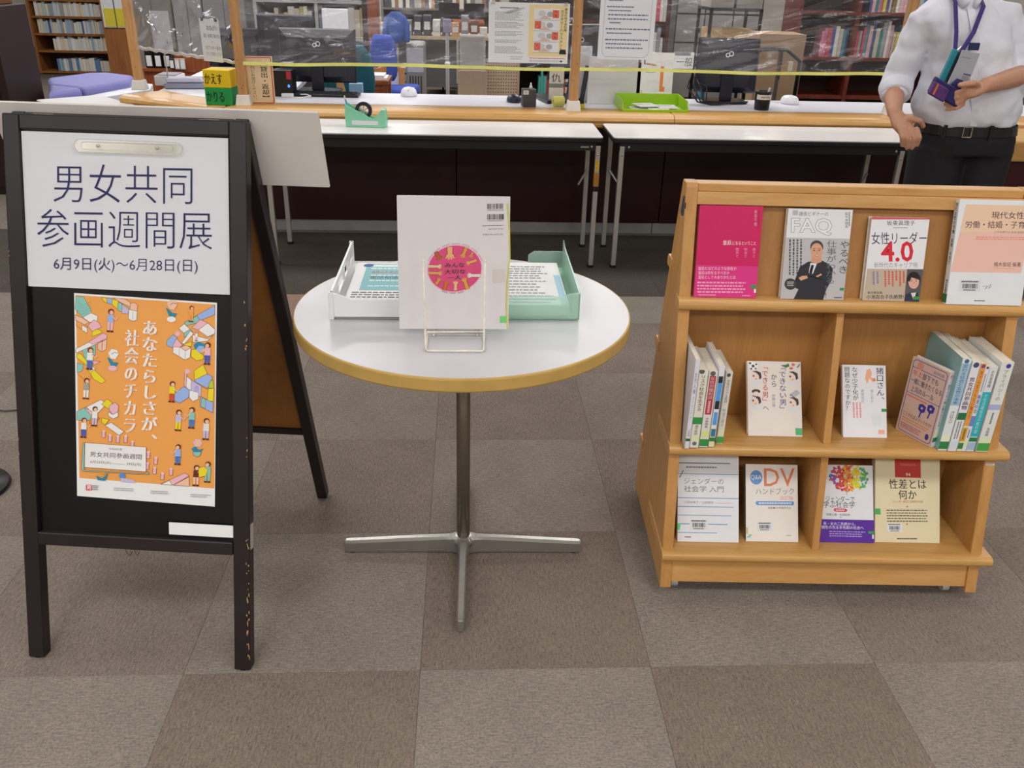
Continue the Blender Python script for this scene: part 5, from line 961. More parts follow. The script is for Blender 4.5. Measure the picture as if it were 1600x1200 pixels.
# sofa
LAV = mat('#7a78b4', .6, noise=.04, scale=12)
t = thing('sofa', 'lavender blue padded bench with white base beyond the slanted folding table', 'bench', (-2.5, 5.97, 0))
FP = [(-.02, -.42), (.215, .30), (.16, .56), (-.08, .72), (-.20, .66), (-.34, .33)]
MB().prism([(.0, -.44), (.06, -.50), (.37, .22), (.30, .50), (.15, .60), (.20, .28)], .02, .55).obj('white_base', mat('#d6d8de', .5), t, .004)
MB().prism([(-.03, -.38), (.19, .29), (.13, .54), (-.08, .69), (-.19, .63), (-.31, .32)], .02, .50).obj('bench_base', mat('#5d5a86', .7), t, .01)
MB().prism([(-.02, -.42), (.075, -.125), (-.20, .03)], .501, .60).obj('seat_cushion', LAV, t, .03, segs=4)
MB().prism([(.078, -.115), (.215, .30), (.16, .56), (-.08, .72), (-.20, .66), (-.34, .33), (-.205, .045)], .501, .60).obj('seat_cushion', LAV, t, .03, segs=4)
# left grey cabinets behind the film
for k, (x0, x1, c) in enumerate(((-3.15, -2.78, '#8a8580'), (-2.77, -2.50, '#a5a4a8'), (-2.49, -2.10, '#96979c'))):
    t = thing('steel_cabinet', ('brownish grey steel cabinet behind the left film', 'pale grey steel cabinet in the middle behind the left film', 'grey steel cabinet behind the hanging notice')[k], 'cabinet', (x0, 9.0, 0), group='steel cabinets behind the left film'); w = x1 - x0
    MB().box(0, w, 0, .45, .05, 1.55).obj('cabinet_body', mat(c, .5, noise=.04, scale=4), t, .004)
    for a in (.005, w/2 + .002): d_ = MB().box(a, a + w/2 - .007, -.015, -.001, .07, 1.53).obj('door', mat(c, .45, noise=.04, scale=4), t, .002); MB().box(a + w/4 - .01, a + w/4 + .01, -.022, -.015, .75, .85).obj('handle', STEEL, d_)
t = thing('wooden_rack', 'reddish wooden rack with black binders behind the corner post', 'rack', (-2.78, 8.0, 0)); MB().box(0, .80, .0, .3, .02, .46).obj('rack_body', REDW, t, .004); MB().box(-.02, .82, -.02, .32, .461, .485).obj('rack_top', REDW, t); MB().box(.28, .82, -.012, 0, .3, .60).obj('rack_panel', REDW, t)
for k in range(3):
    t = thing('binder', 'black and white ring binder on the wooden rack behind the corner post', 'binder', (-2.76 + .075 * k, 8.02, .486), group='ring binders on the wooden rack'); MB().box(0, .065, 0, .22, 0, .14).obj('binder_cover', BLACKP, t, .003); MB().box(.01, .055, -.002, 0, .015, .10).obj('spine_label', WHITE, t)
for k in range(3):
    t = thing('folder', 'thin pale folder leaning by the wooden rack panel', 'folder', (-2.54 + .045 * k, 7.96, .486 - .0), group='folders on the wooden rack'); MB().box(0, .038, 0, .02, 0, .085).obj('folder_cover', mat(('#3a3534', '#cfc8b8', '#d8d2c6')[k], .6), t); MB().box(.004, .034, -.001, 0, .01, .07).obj('folder_label', WHITE, t)
# pale file shelves behind the wide monitor
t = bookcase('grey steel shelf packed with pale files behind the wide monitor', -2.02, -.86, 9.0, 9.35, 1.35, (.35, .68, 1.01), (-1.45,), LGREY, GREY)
for k, (z, sd) in enumerate(((.35, 21), (.68, 22), (1.01, 23))):
    for a_, b_ in ((-1.985, -1.455), (-1.415, -.895)): row(a_, b_, 9.02, z + .001, .2, .29, .03, .06, ['#d3d4d2', '#c2c4c8', '#dedbcf', '#b2b6bd', '#8e9096', '#d8d8dc', '#c9c3b0', '#7f8fa8', '#bfb37a'], f'pale file folder on the {("lower", "middle", "upper")[k]} board of the grey steel shelf', f'file folders on the {("lower", "middle", "upper")[k]} board of the grey steel shelf', sd, .24)
t = thing('whiteboard', 'small white upright panel before the pale files', 'panel', (-1.23, 8.0, 0)); MB().box(0, .22, 0, .02, .60, .99).obj('panel_sheet', mat('#e9e9ee', .4), t, .004); MB().box(.1, .12, .02, .04, 0, .9).obj('panel_pole', STEEL, t); MB().box(0, .22, -.1, .1, 0, .02).obj('panel_foot', STEEL, t); MB().box(.05, .075, -.004, 0, .62, .78).obj('yellow_strip', mat('#d8d36a', .5), t); MB().box(.12, .17, -.004, 0, .75, .80).obj('blue_note', mat('#9ab0d8', .5), t)
t = thing('wood_pillar', 'narrow reddish wooden pillar beyond the blue chair', 'pillar', (-.90, 8.5, 0)); MB().box(0, .10, 0, .12, 0, 2.5).obj('pillar_shaft', REDW, t, .003); MB().box(-.05, -.002, .01, .11, 0, 2.5).obj('pillar_edge', mat('#2a1c1a', .6), t)
def office_chair(label, x, y, rz, col, zs=.44, hb=.38, wb=.40, grp=None, jacket=None):
    t = thing('office_chair', label, 'chair', (x, y, 0), rz, grp); m = mat(col, .8, noise=.08, scale=30)
    MB().prism(roundrect(-.22, .22, -.22, .22, .07), zs, zs + .07).obj('seat', m, t, .02)
    n = 12; g = MB(); rings = []
    for k in range(9):
        v = k / 8; hw = wb / 2 * (1 - .25 * abs(v - .45) ** 2 * 3); z = zs + .14 + hb * v
        if k in (0, 8): hw *= .8
        rings.append([(hw * math.cos(a) , .22 + .04 * math.sin(a) + .05 * v, z) for a in [2 * math.pi * i / 18 for i in range(18)]])
    g.loft(rings); g.obj('backrest', m, t, smooth=True)
    MB().box(-.03, .03, .24, .27, zs - .02, zs + .3).obj('back_bar', BLACKP, t, .005); MB().tube([(0, 0, .09), (0, 0, zs)], .025, 14).obj('gas_column', BLACKP, t)
    for k in range(5):
        a = R(72 * k + 18); l = MB().tube([(0, 0, .10), (.26 * math.cos(a), .26 * math.sin(a), .065)], [.022, .014], 8).obj('leg', BLACKP, t); MB().tube([(.26 * math.cos(a), .26 * math.sin(a) - .012, .028), (.26 * math.cos(a), .26 * math.sin(a) + .012, .028)], .028, 14).obj('castor', BLACKP, l)
    return t
office_chair('dark teal office chair beside the wide monitor', -.755, 6.05, R(180), '#1f5f70', .38, .37, .34)
office_chair('bright blue office chair with a blue garment hung above it', -.66, 7.9, R(172), '#4059b8', .32, .36, .23)
t = thing('blue_jacket', 'dark blue jacket hanging on a stand above the blue chair', 'jacket', (-.635, 8.35, 0)); BJ = mat('#3a5ea8', .9, noise=.12, scale=14)
g = MB(); g.loft([[(w_ * math.cos(a), d_ * math.sin(a), z) for a in [2 * math.pi * i / 16 for i in range(16)]] for w_, d_, z in ((.05, .04, .70), (.075, .05, .75), (.09, .06, .84), (.085, .05, .92), (.04, .04, .96))]); g.obj('jacket_body', BJ, t, smooth=True)
for q in (-1, 1): MB().tube([(q * .065, 0, .91), (q * .095, -.01, .85), (q * .10, -.02, .73)], [.026, .026, .022], 10, ends=True).obj('sleeve', BJ, t, smooth=True)
MB().tube([(0, .03, 0), (0, .03, .95)], .012, 10).obj('stand_pole', STEEL, t)
t = thing('wire_basket', 'dark latticed basket on the small wooden desk', 'basket', (-.86, 6.62, .586)); g = MB()
for k in range(8): g.box(.018 * k, .018 * k + .007, 0, .006, 0, .10); g.box(.018 * k, .018 * k + .007, .15, .156, 0, .10)
for k in range(6): g.box(0, .133, 0, .006, .019 * k, .019 * k + .007); g.box(0, .006, 0, .156, .019 * k, .019 * k + .007); g.box(.127, .133, 0, .156, .019 * k, .019 * k + .007); g.box(0, .133, .15, .156, .019 * k, .019 * k + .007)
tag(g.obj('lattice', mat('#332420', .5), t), kind='stuff')
t = thing('small_desk', 'small reddish wooden desk with white papers on top, below the blue chair', 'desk', (-.89, 6.6, 0)); MB().box(0, .32, 0, .36, .555, .585).obj('desk_board', REDW, t, .003)
for x in (.01, .27):
    for y in (.01, .31): MB().box(x, x + .04, y, y + .04, 0, .554).obj('leg', REDW, t)
MB().box(.05, .27, .015, .03, .46, .554).obj('apron', REDW, t)
for k in range(2): p = thing('document', ('thick white document at the right end of the small reddish desk', 'thin white document lying on the thick one on the reddish desk')[k], 'paper', (-.655, 6.64, .586 + .016 * k)); MB().box(-.07, .07 - .02 * k, 0, .2, 0, .015).obj('document_sheets', PAPER, p)
t = thing('plastic_bottle', 'clear bottle with dark blue top on the small reddish desk', 'bottle', (-.765, 6.88, .586)); MB().loft([[(x, y, z) for x, y in circ(r, 14)] for r, z in ((.03, 0), (.03, .06), (.018, .08))]).obj('bottle_body', mat('#b9bede', .2), t, smooth=True); MB().ball((0, 0, .1), .022).obj('bottle_top', mat('#3a3f9c', .4), t)
LW = wood('#c98f55', '#b57c42', (8, 8, 1), 2.5, .45)
t = thing('wooden_chair', 'light wooden chair beside the small reddish desk', 'chair', (-.56, 7.22, 0), R(80))
for x in (-.14, .14): MB().box(x - .014, x + .014, -.15, -.12, 0, .36).obj('leg', LW, t); MB().box(x - .014, x + .014, .12, .15, 0, .62).obj('leg', LW, t)
MB().box(-.16, .16, -.16, .16, .361, .39).obj('seat', LW, t, .004)
for z in (.46, .56): MB().box(-.125, .125, .125, .145, z, z + .05).obj('back_slat', LW, t, .003)
t = thing('blue_box', 'light blue box on the desk edge beside the wide monitor', 'box', (-.68, 5.56, .50)); MB().box(-.04, .04, 0, .06, 0, .19).obj('box_shell', mat('#8fb8d6', .5), t, .003); MB().box(-.03, .03, -.002, 0, .05, .12).obj('box_label', mat('#a9c8de', .5), t)
t = thing('magazine_file', 'tan magazine file beside the light blue box', 'file', (-.78, 5.60, .50)); MB().prism([(0, 0), (.12, 0), (.12, .12), (0, .20)], -.02, .02, 'x').obj('file_shell', mat('#cf9f68', .6), t); MB().box(-.015, .015, .01, .11, .08, .115).obj('file_content', PAPER, t)
t = thing('side_desk', 'low side desk that carries the blue box and tan file', 'desk', (-.95, 5.50, 0)); MB().box(0, .42, 0, .26, .475, .499).obj('desk_board', mat('#4c3a30', .5), t)
for x in (.01, .38):
    for y in (.01, .22): MB().box(x, x + .03, y, y + .03, 0, .474).obj('leg', STEEL, t)
t = thing('white_partition', 'white screen panel with light wooden frame beside the wooden chair', 'partition', (-.75, 8.0, 0)); MB().box(.03, .15, 0, .02, .03, .50).obj('screen_sheet', mat('#c9c6d4', .5), t)
for a, b, c, d_ in ((0, .20, .50, .53), (0, .03, 0, .50), (.15, .20, 0, .50)): MB().box(a, b, -.005, .03, c, d_).obj('frame_bar', LW, t)
# grey drawers, trolley
t = thing('drawer_unit', 'light grey drawer unit on the floor beyond the desk', 'drawers', (-.66, 9.0, 0)); MB().box(0, .12, 0, .4, .02, .43).obj('drawer_case', LGREY, t, .004)
for k in range(3): d_ = MB().box(.004, .116, -.012, 0, .04 + .13 * k, .16 + .13 * k).obj('drawer', LGREY, t, .002); MB().box(.04, .08, -.02, -.012, .11 + .13 * k, .12 + .13 * k).obj('handle', DARKG, d_)
t = thing('floor_appliance', 'tall silvery grey appliance on castors beside the green topped cabinet', 'appliance', (-.56, 8.4, 0)); MB().box(0, .17, 0, .3, .06, .70).obj('appliance_body', mat('#9a9a96', .35, .4), t, .02); MB().box(.01, .16, -.004, 0, .45, .66).obj('front_plate', mat('#c6c8d2', .3, .3), t, .01)
for k in range(5): MB().box(.03 + .025 * k, .04 + .025 * k, -.006, 0, .12, .42).obj('grille_bar', DARKG, t)
for x in (.03, .14): MB().tube([(x - .01, .03, .03), (x + .01, .03, .03)], .03, 12).obj('castor', BLACKP, t)
t = thing('green_top_cabinet', 'dark cabinet with a green and yellow top, centre of the staff area', 'cabinet', (-.50, 10.4, 0)); MB().box(0, .26, 0, .5, .1, .55).obj('cabinet_body', mat('#3a3f42', .4), t, .004); MB().box(-.01, .29, -.01, .5, .551, .59).obj('green_top', mat('#3f7a5c', .5), t, .003); MB().box(0, .28, -.02, -.01, .575, .60).obj('yellow_edge', mat('#b9b84a', .5), t); MB().box(.265, .42, .05, .5, .08, .56).obj('wooden_side', REDW, t)
for x in (.02, .22): MB().tube([(x - .01, .05, .04), (x + .01, .05, .04)], .04, 12).obj('castor', BLACKP, t)
t = thing('steel_pole', 'thin silver pole stand before the brown desk', 'stand', (-.20, 9.2, 0)); MB().tube([(0, 0, 0), (0, 0, .80)], .018, 12).obj('pole_shaft', LGREY, t); MB().ball((0, 0, .45), .028).obj('joint', WHITE, t); MB().tube([(0, 0, 0), (0, 0, .02)], .12, 20).obj('pole_base', LGREY, t); MB().box(-.04, .04, -.02, .02, .74, .86).obj('pole_head', mat('#a9a6c4', .4), t, .005)
t = thing('brown_desk', 'brown wooden desk block far back in the staff area', 'desk', (-.30, 11.0, 0)); MB().box(.05, .46, 0, .6, .02, .70).obj('desk_body', REDW, t, .004); MB().box(0, .5, -.02, .62, .701, .73).obj('desk_board', REDW, t, .004)
for k in range(2): MB().box(.07 + .2 * k, .25 + .2 * k, -.012, 0, .06, .65).obj('door', REDW, t, .003)
for k in range(2):
    t = thing('far_monitor', ('black monitor at the left on the far brown desk', 'black monitor at the right on the far brown desk')[k], 'monitor', (-.22 + .3 * k, 11.15, .731)); MB().box(-.12, .12, 0, .03, .04, .20).obj('screen_panel', BLACKP, t, .004); MB().box(-.05, .05, -.04, .06, 0, .01).obj('stand_base', BLACKP, t); MB().box(-.01, .01, .005, .025, .01, .04).obj('stand_neck', BLACKP, t)
t = thing('grey_desk_row', 'long pale desk row with clutter across the back of the staff area', 'desk', (-.98, 9.9, 0)); MB().box(0, 1.3, 0, .6, .62, .65).obj('desk_board', mat('#b9a486', .5), t)
for x in (0, 1.26): MB().box(x, x + .03, 0, .6, 0, .619).obj('end_panel', GREY, t)
MB().box(.03, 1.26, .3, .32, .1, .619).obj('modesty_panel', GREY, t)
q = random.Random(12)
for k in range(12):
    x = -.93 + .10 * k; c = q.choice(['#6d4a3c', '#c9c6be', '#7f8086', '#b98f6a', '#dcdcdc', '#44464e', '#8a9a7c']); h = q.uniform(.08, .22)
    t = thing('desk_item', ('brown', 'grey', 'pale', 'dark')[k % 4] + f' box or file stack, {("leftmost", "second", "third", "fourth", "fifth", "sixth", "seventh", "eighth", "ninth", "tenth", "eleventh", "last")[k]} along the far pale desk', 'box', (x, 9.95, .651)); t.name = 'file_box'
    MB().box(-.04, .04, 0, .2, 0, h).obj('box_shell', mat(c, .6), t, .003); MB().box(-.03, .03, -.003, 0, h * .3, h * .7).obj('box_label', mat('#c8c8c4', .6), t)
    t['label'] = f'cardboard file box, {("leftmost", "second", "third", "fourth", "fifth", "sixth", "seventh", "eighth", "ninth", "tenth", "eleventh", "last")[k]} along the far pale desk'
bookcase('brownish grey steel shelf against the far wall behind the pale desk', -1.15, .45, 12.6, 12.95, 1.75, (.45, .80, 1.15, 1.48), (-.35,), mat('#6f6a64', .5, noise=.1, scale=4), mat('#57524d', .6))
for k, z in enumerate((.80, 1.15)):
    for a_, b_ in ((-1.11, -.36), (-.30, .41)): row(a_, b_, 12.62, z + .001, .17, .28, .035, .07, ['#a8a49a', '#8a6a50', '#c8c4b8', '#6a6c72', '#b48a64', '#4a4c54', '#d0cec8', '#7a8a7c'], f'muted file folder on the {("lower", "upper")[k]} filled board of the brownish grey shelf', f'file folders on the {("lower", "upper")[k]} filled board of the brownish grey shelf', 61 + k, .24)
# grey covered chair, peg board
CLO = mat('#a9a5a2', .8, noise=.06, scale=14)
t = thing('mesh_chair', 'grey high backed chair with beige back behind the desk centre', 'chair', (.03, 6.5, 0)); MB().box(-.09, .10, .22, .27, .58, .90).obj('backrest', CLO, t, .015); MB().box(-.11, -.0905, .225, .265, .56, .86).obj('backrest_edge', CLO, t, .006); MB().prism(roundrect(-.18, .18, -.18, .2, .05), .40, .46).obj('seat', CLO, t, .01); MB().box(-.10, .11, .2, .215, .46, .66).obj('lower_back', mat('#a8917c', .8, noise=.04), t, .01)
MB().tube([(0, 0, .05), (0, 0, .40)], .025, 12).obj('gas_column', BLACKP, t)
for k in range(5): a = R(72 * k); MB().tube([(0, 0, .07), (.24 * math.cos(a), .24 * math.sin(a), .03)], .02, 8).obj('leg', BLACKP, t)
t = thing('perforated_panel', 'beige perforated panel stand right of the grey chair', 'panel', (.125, 6.9, 0)); MB().box(0, .255, 0, .01, .30, .72).obj('panel_sheet', mat('#c2ab92', .6), t); g = MB()
for i in range(13):
    for j in range(17): g.prism([(.014 + .0192 * i + .0046 * math.cos(R(a)), .32 + .0235 * j + .0046 * math.sin(R(a))) for a in range(0, 360, 60)], -.0008, .0002, 'y')
tag(g.obj('holes', mat('#4a3c34', .8), t), kind='stuff')
for x in (-.012, .256): MB().box(x, x + .012, -.005, .015, 0, .73).obj('panel_post', mat('#b9a184', .5), t)
MB().box(-.012, .268, -.12, .12, 0, .02).obj('panel_base', mat('#b9a184', .5), t)
# dark bookcases right of centre
RB = ['#7c6a40', '#c8b04a', '#3a5a8a', '#b04a5a', '#d0d0cc', '#2f7a7c', '#c77a92', '#4a4a80', '#a8a8a8', '#caa0a8', '#8a3a34', '#4f8a9a', '#b8b0a0']
bookcase('dark wooden bookcase behind the middle post, mostly empty above', .36, 1.72, 7.9, 8.25, 1.75, (.33, .62, .95, 1.3), (1.30,), DKW, mat('#1d0e0b', .7))
row(.62, .92, 7.92, .331, .15, .22, .02, .034, ['#c8c8c0', '#b84a38', '#3a8a88', '#d8d0b8', '#a03440', '#4a9a90', '#8a6a4a'], 'coloured book in the low row behind the black pen box', 'books in the low row left of the middle post', 31)
row(1.50, 1.69, 7.92, .621, .2, .29, .02, .034, ['#8a8a90', '#c8c4bc', '#b8485a', '#d8d4cc', '#6a6a72'], 'tall book in the dark bookcase beside the tall white notice', 'books in the dark bookcase right of the tall notice', 32)
row(1.50, 1.69, 7.92, .951, .18, .27, .02, .034, ['#8a8a90', '#c8c4bc', '#b8485a', '#d8d4cc', '#6a6a72'], 'book on the upper board of the dark bookcase beside the tall notice', 'books on the upper board right of the tall notice', 33)
bookcase('dark red wooden bookcase at the right, left of the standing man', 2.50, 3.62, 7.0, 7.34, 1.75, (.49, .775, 1.10, 1.42), (2.95,), wood('#6e3020', '#552014', (8, 8, 1), 2, .45), mat('#2a120c', .7))
row(2.72, 2.94, 7.03, .776, .17, .22, .018, .032, RB, 'coloured book left of the upright in the right dark bookcase', 'books left of the upright, right bookcase', 41)
row(2.99, 3.42, 7.03, .776, .18, .27, .02, .036, RB, 'coloured book right of the upright in the right dark bookcase', 'books right of the upright, right bookcase', 42)
row(3.05, 3.5, 7.03, 1.101, .18, .25, .02, .036, RB, 'coloured book on the high board of the right dark bookcase', 'books on the high board, right bookcase', 43)
# lockers and boxes
t = thing('locker_bank', 'grey steel locker bank with several doors behind the right monitor', 'lockers', (1.90, 8.5, 0)); MB().box(0, .80, 0, .4, 0, 1.5).obj('locker_case', mat('#4c4a50', .5), t)
for i in range(3):
    for j in range(6): d_ = MB().box(.012 + .262 * i, .262 + .262 * i, -.012, 0, .02 + .245 * j, .25 + .245 * j).obj('door', mat('#a9a6a4', .5, noise=.05, scale=5), t, .003); MB().box(.22 + .262 * i, .235 + .262 * i, -.02, -.012, .1 + .245 * j, .14 + .245 * j).obj('handle', DARKG, d_)
def carton(label, x, y, rz, w, d_, z0, h, col, nm='cardboard_box', tape=True):
    t = thing(nm, label, 'box', (x, y, z0), rz); m = mat(col, .8, noise=.05, scale=6)
    MB().box(-w/2, w/2, 0, d_, 0, h - .002).obj('box_shell', m, t, .003)
    for a in (0, d_/2 + .001): MB().box(-w/2, w/2, a, a + d_/2 - .001, h - .002, h).obj('flap', m, t)
    if tape: MB().box(-.012, .012, -.0015, 0, h * .55, h * .9).obj('tape_strip', mat('#55504c', .5), t); MB().box(w * .2, w * .3, -.001, 0, h * .78, h * .84).obj('box_label', mat('#c8c4bc', .6), t)
    return t
carton('large brown cardboard box standing right of the right monitor', 2.03, 5.9, R(-2), .30, .3, 0, 1.0, '#a08468')
t = thing('box_marking', 'black vertical shipping mark on the large cardboard box', 'label', (2.03, 5.898, .72)); s = Sheet(.02, .18); s.vtext('天地無用取扱注意', .1, .02, .9, .98, '#2a2420', .04); s.obj('mark_print', t); t['label'] = 'black vertical lettering strip on the large cardboard box'
carton('light tan cardboard box peeking over the right monitor', 1.90, 6.62, 0, .30, .3, .72, .26, '#c8a878', tape=False)
t = thing('storage_rack', 'dark metal rack that carries the tan box behind the right monitor', 'rack', (1.72, 6.6, 0))
for x in (0, .36):
    for y in (0, .36): MB().box(x, x + .02, y, y + .02, 0, 1.12).obj('upright', BLACKP, t)
for z in (.25, .70, 1.10): MB().box(0, .38, 0, .38, z - .0, z + .018).obj('shelf_board', DARKG, t)
for k, (x, z) in enumerate(((1.81, 1.119), (2.0, 1.119))): carton(('grey box at the left on top of the dark metal rack', 'grey box at the right on top of the dark metal rack')[k], x, 6.64, 0, .17, .28, z, .13, '#a29d98', 'storage_box', False)
t = thing('swivel_chair', 'black high swivel chair behind the right monitor', 'chair', (1.90, 5.62, 0)); MB().tube([(-.16, 0, .55), (-.17, .02, .86), (-.08, .03, .93), (.08, .03, .93), (.17, .02, .86), (.16, 0, .55)], .013, 10).obj('back_frame', BLACKP, t, smooth=True); MB().prism(roundrect(-.2, .2, -.3, .1, .05), .44, .50).obj('seat', BLACKP, t, .01); MB().tube([(0, -.1, .06), (0, -.1, .44)], .025, 12).obj('gas_column', BLACKP, t)
for k in range(5): a = R(72 * k); MB().tube([(0, -.1, .07), (.26 * math.cos(a), -.1 + .26 * math.sin(a), .03)], .02, 8).obj('leg', BLACKP, t)
# wooden block right of the man + side counter
t = thing('side_counter', 'wooden counter end right of the standing man', 'counter', (2.62, 4.15, 0)); MB().box(0, .6, 0, .35, .05, .56).obj('counter_body', mat('#3a0f10', .5), t, .004); MB().box(-.02, .62, -.02, .37, .561, .66).obj('counter_edge', BEECH, t, .01); MB().box(-.01, .61, -.03, -.001, .30, .36).obj('rail', BEECH, t, .005)
# ------------------------------------------------------------ standing man
SKIN = mat('#c9967a', .5, noise=.05, scale=20); SHIRT = mat('#e6e8f3', .75, noise=.02, scale=30, bump=.35); TRO = mat('#16161b', .75, noise=.1, scale=40, bump=.1)
HZ = 1.478
man = thing('person', 'person in white rolled sleeve shirt and black trousers, holding a dark blue case', 'person', (1.78, 3.2, 0))
o = Vector((1.78, 3.2, 0))
def L_(*p): return Vector(p) - o
def smoothmods(ob, vox, it=4, f=.5):
    r = ob.modifiers.new('remesh', 'REMESH'); r.mode = 'VOXEL'; r.voxel_size = vox; r.use_smooth_shade = True
    s_ = ob.modifiers.new('smooth', 'SMOOTH'); s_.iterations = it; s_.factor = f
def ell(g, c, rx, ry, rz, M=None): g.ball(L_(*c), rx, ry, rz, 18, 12, M=M)
NK = (1.690, 3.19)
g = MB()
# head, neck
HZ = 1.478
ell(g, (1.69, 3.165, HZ + .022), .076, .094, .098); ell(g, (1.69, 3.128, HZ - .042), .056, .066, .064); g.tube([L_(1.695, 3.205, 1.26), L_(1.69, 3.195, 1.34), L_(1.69, 3.185, 1.42)], [.062, .056, .056], 14, ends=True)
g.tube([L_(1.69, 3.078, HZ + .012), L_(1.69, 3.056, HZ - .018), L_(1.69, 3.072, HZ - .024)], [.008, .014, .010], 8, ends=True)
for q in (-1, 1):
    ell(g, (1.69 + q * .075, 3.175, HZ), .010, .020, .030); ell(g, (1.69 + q * .030, 3.080, HZ + .026), .022, .010, .006); ell(g, (1.69 + q * .013, 3.066, HZ - .024), .008, .008, .006); ell(g, (1.69 + q * .042, 3.098, HZ - .018), .020, .022, .020)
# torso, legs (inside the clothes)
for z, cx, rx, ry in ((.90, 1.81, .12, .08), (.97, 1.80, .12, .08), (1.08, 1.76, .12, .08), (1.20, 1.73, .13, .07)): ell(g, (cx, 3.20, z), rx, ry, .10)
for q, x in ((-1, 1.74), (1, 1.905)): g.tube([L_(x, 3.2, .80), L_(x - q * .0, 3.19, .44), L_(x + q * .01, 3.22, .10)], [.078, .052, .036], 12, ends=True); g.tube([L_(x + q * .01, 3.24, .05), L_(x + q * .02, 3.12, .035)], [.034, .03], 10, ends=True)
# right arm (picture left): elbow out, hand at the hip pocket
RS, RE, RW = (1.60, 3.21, 1.225), (1.572, 3.26, 1.02), (1.512, 3.115, .928)
g.tube([L_(*RS), L_(1.585, 3.25, 1.13), L_(*RE)], [.040, .038, .036], 12, ends=True); g.tube([L_(*RE), L_(1.535, 3.19, .972), L_(*RW)], [.037, .036, .025], 12, ends=True)
g.tube([L_(1.510, 3.115, .935), L_(1.526, 3.085, .896), L_(1.543, 3.07, .878)], [.024, .033, .032], 12, .62, ends=True)
for k, (dx, dy, r, le) in enumerate(((-.030, .012, .0085, .060), (-.012, .0, .009, .068), (.008, -.008, .009, .066), (.026, -.010, .0085, .056))):
    b = Vector((1.546 + dx * 1.08, 3.056 + dy * .6, .884)); g.tube([b - o, b + Vector((.010, -.016, -le * .5)) - o, b + Vector((.020 - dx * .2, .0, -le * 1.05)) - o], [r, r * .92, r * .8], 8, ends=True)
g.tube([L_(1.548, 3.07, .915), L_(1.585, 3.062, .908), L_(1.606, 3.072, .888)], [.012, .0105, .009], 8, ends=True)
# left arm (picture right): forearm across the belly, hand closed on the case
LS, LE, LW_ = (1.868, 3.21, 1.245), (2.005, 3.17, 1.065), (1.745, 2.995, 1.036)
g.tube([L_(*LS), L_(1.945, 3.2, 1.15), L_(*LE)], [.048, .042, .038], 12, ends=True); g.tube([L_(*LE), L_(1.895, 3.085, 1.055), L_(*LW_)], [.037, .035, .025], 12, ends=True)
g.tube([L_(*LW_), L_(1.700, 2.975, 1.027), L_(1.672, 2.962, 1.021)], [.024, .034, .034], 12, .6, ends=True)
for k, (dz, r, le) in enumerate(((.018, .009, .062), (.002, .0095, .068), (-.014, .009, .062), (-.030, .008, .052))):
    b = Vector((1.664, 2.948 + .002 * k, 1.014 + dz * 1.1)); g.tube([b - o, b + Vector((-le * .5, -.010, -.012)) - o, b + Vector((-le * .9, .012, -.020)) - o], [r * 1.05, r, r * .85], 8, ends=True)
g.tube([L_(1.700, 2.960, 1.042), L_(1.665, 2.925, 1.052), L_(1.618, 2.918, 1.046)], [.013, .0115, .0095], 8, ends=True)
body = g.obj('body', SKIN, man); smoothmods(body, .0042, 5, .5)
# hair, eyes, brows, lips
g = MB(); ell(g, (1.69, 3.176, HZ + .064), .082, .0985, .072); ell(g, (1.69, 3.215, HZ), .072, .068, .075); g.obj('hair', mat('#1c1a1a', .6, noise=.2, scale=80), man, smooth=True)
for q in (-1, 1):
    e = MB(); e.ball(L_(1.69 + q * .030, 3.084, HZ + .008), .0125, .009, .0075); eo = e.obj('eye', mat('#e9e6e2', .2), man, smooth=True); MB().ball(L_(1.69 + q * .030, 3.0765, HZ + .006), .0052, .003, .0052).obj('iris', mat('#2a1a12', .2), eo)
    MB().tube([L_(1.69 + q * .014, 3.071, HZ + .029), L_(1.69 + q * .030, 3.069, HZ + .033), L_(1.69 + q * .048, 3.079, HZ + .028)], [.0028, .0034, .0018], 8, ends=True).obj('eyebrow', mat('#231d1b', .7), man, smooth=True)
g = MB(); ell(g, (1.69, 3.066, HZ - .050), .023, .007, .0045); ell(g, (1.69, 3.067, HZ - .058), .019, .007, .0055); g.obj('lips', mat('#a8665a', .5), man, smooth=True)
# shirt
g = MB(); rings = []
def ering(cx, cy, z, rx, ry, n=28, e=2.4):
    P = []
    for k in range(n):
        a = 2 * math.pi * k / n; c, s_ = math.cos(a), math.sin(a)
        P.append(L_(cx + rx * math.copysign(abs(c) ** (2/e), c), cy + ry * math.copysign(abs(s_) ** (2/e), s_), z))
    return P
for z, cx, rx, ry in ((.872, 1.832, .165, .112), (.90, 1.828, .182, .125), (.93, 1.820, .192, .130), (.965, 1.816, .188, .130), (1.03, 1.808, .166, .125), (1.10, 1.785, .150, .122), (1.17, 1.760, .152, .118), (1.225, 1.725, .166, .105), (1.265, 1.715, .145, .090), (1.295, 1.70, .100, .075), (1.32, 1.695, .066, .062)): rings.append(ering(cx, 3.20, z, rx, ry))
g.loft(rings)
g.tube([L_(1.65, 3.20, 1.228), L_(1.605, 3.215, 1.21), L_(1.588, 3.24, 1.13), L_(1.568, 3.265, 1.035), L_(1.554, 3.230, .992)], [.064, .066, .058, .057, .056], 16, ends=True)
g.tube([L_(1.81, 3.20, 1.235), L_(1.88, 3.21, 1.225), L_(1.95, 3.2, 1.15), L_(2.005, 3.17, 1.075), L_(1.972, 3.13, 1.055)], [.068, .072, .066, .064, .058], 16, ends=True)
shirt = g.obj('shirt', SHIRT, man); smoothmods(shirt, .0075, 3, .5)
tx = D.textures.new('folds', 'CLOUDS'); tx.noise_scale = .075; tx.noise_depth = 1
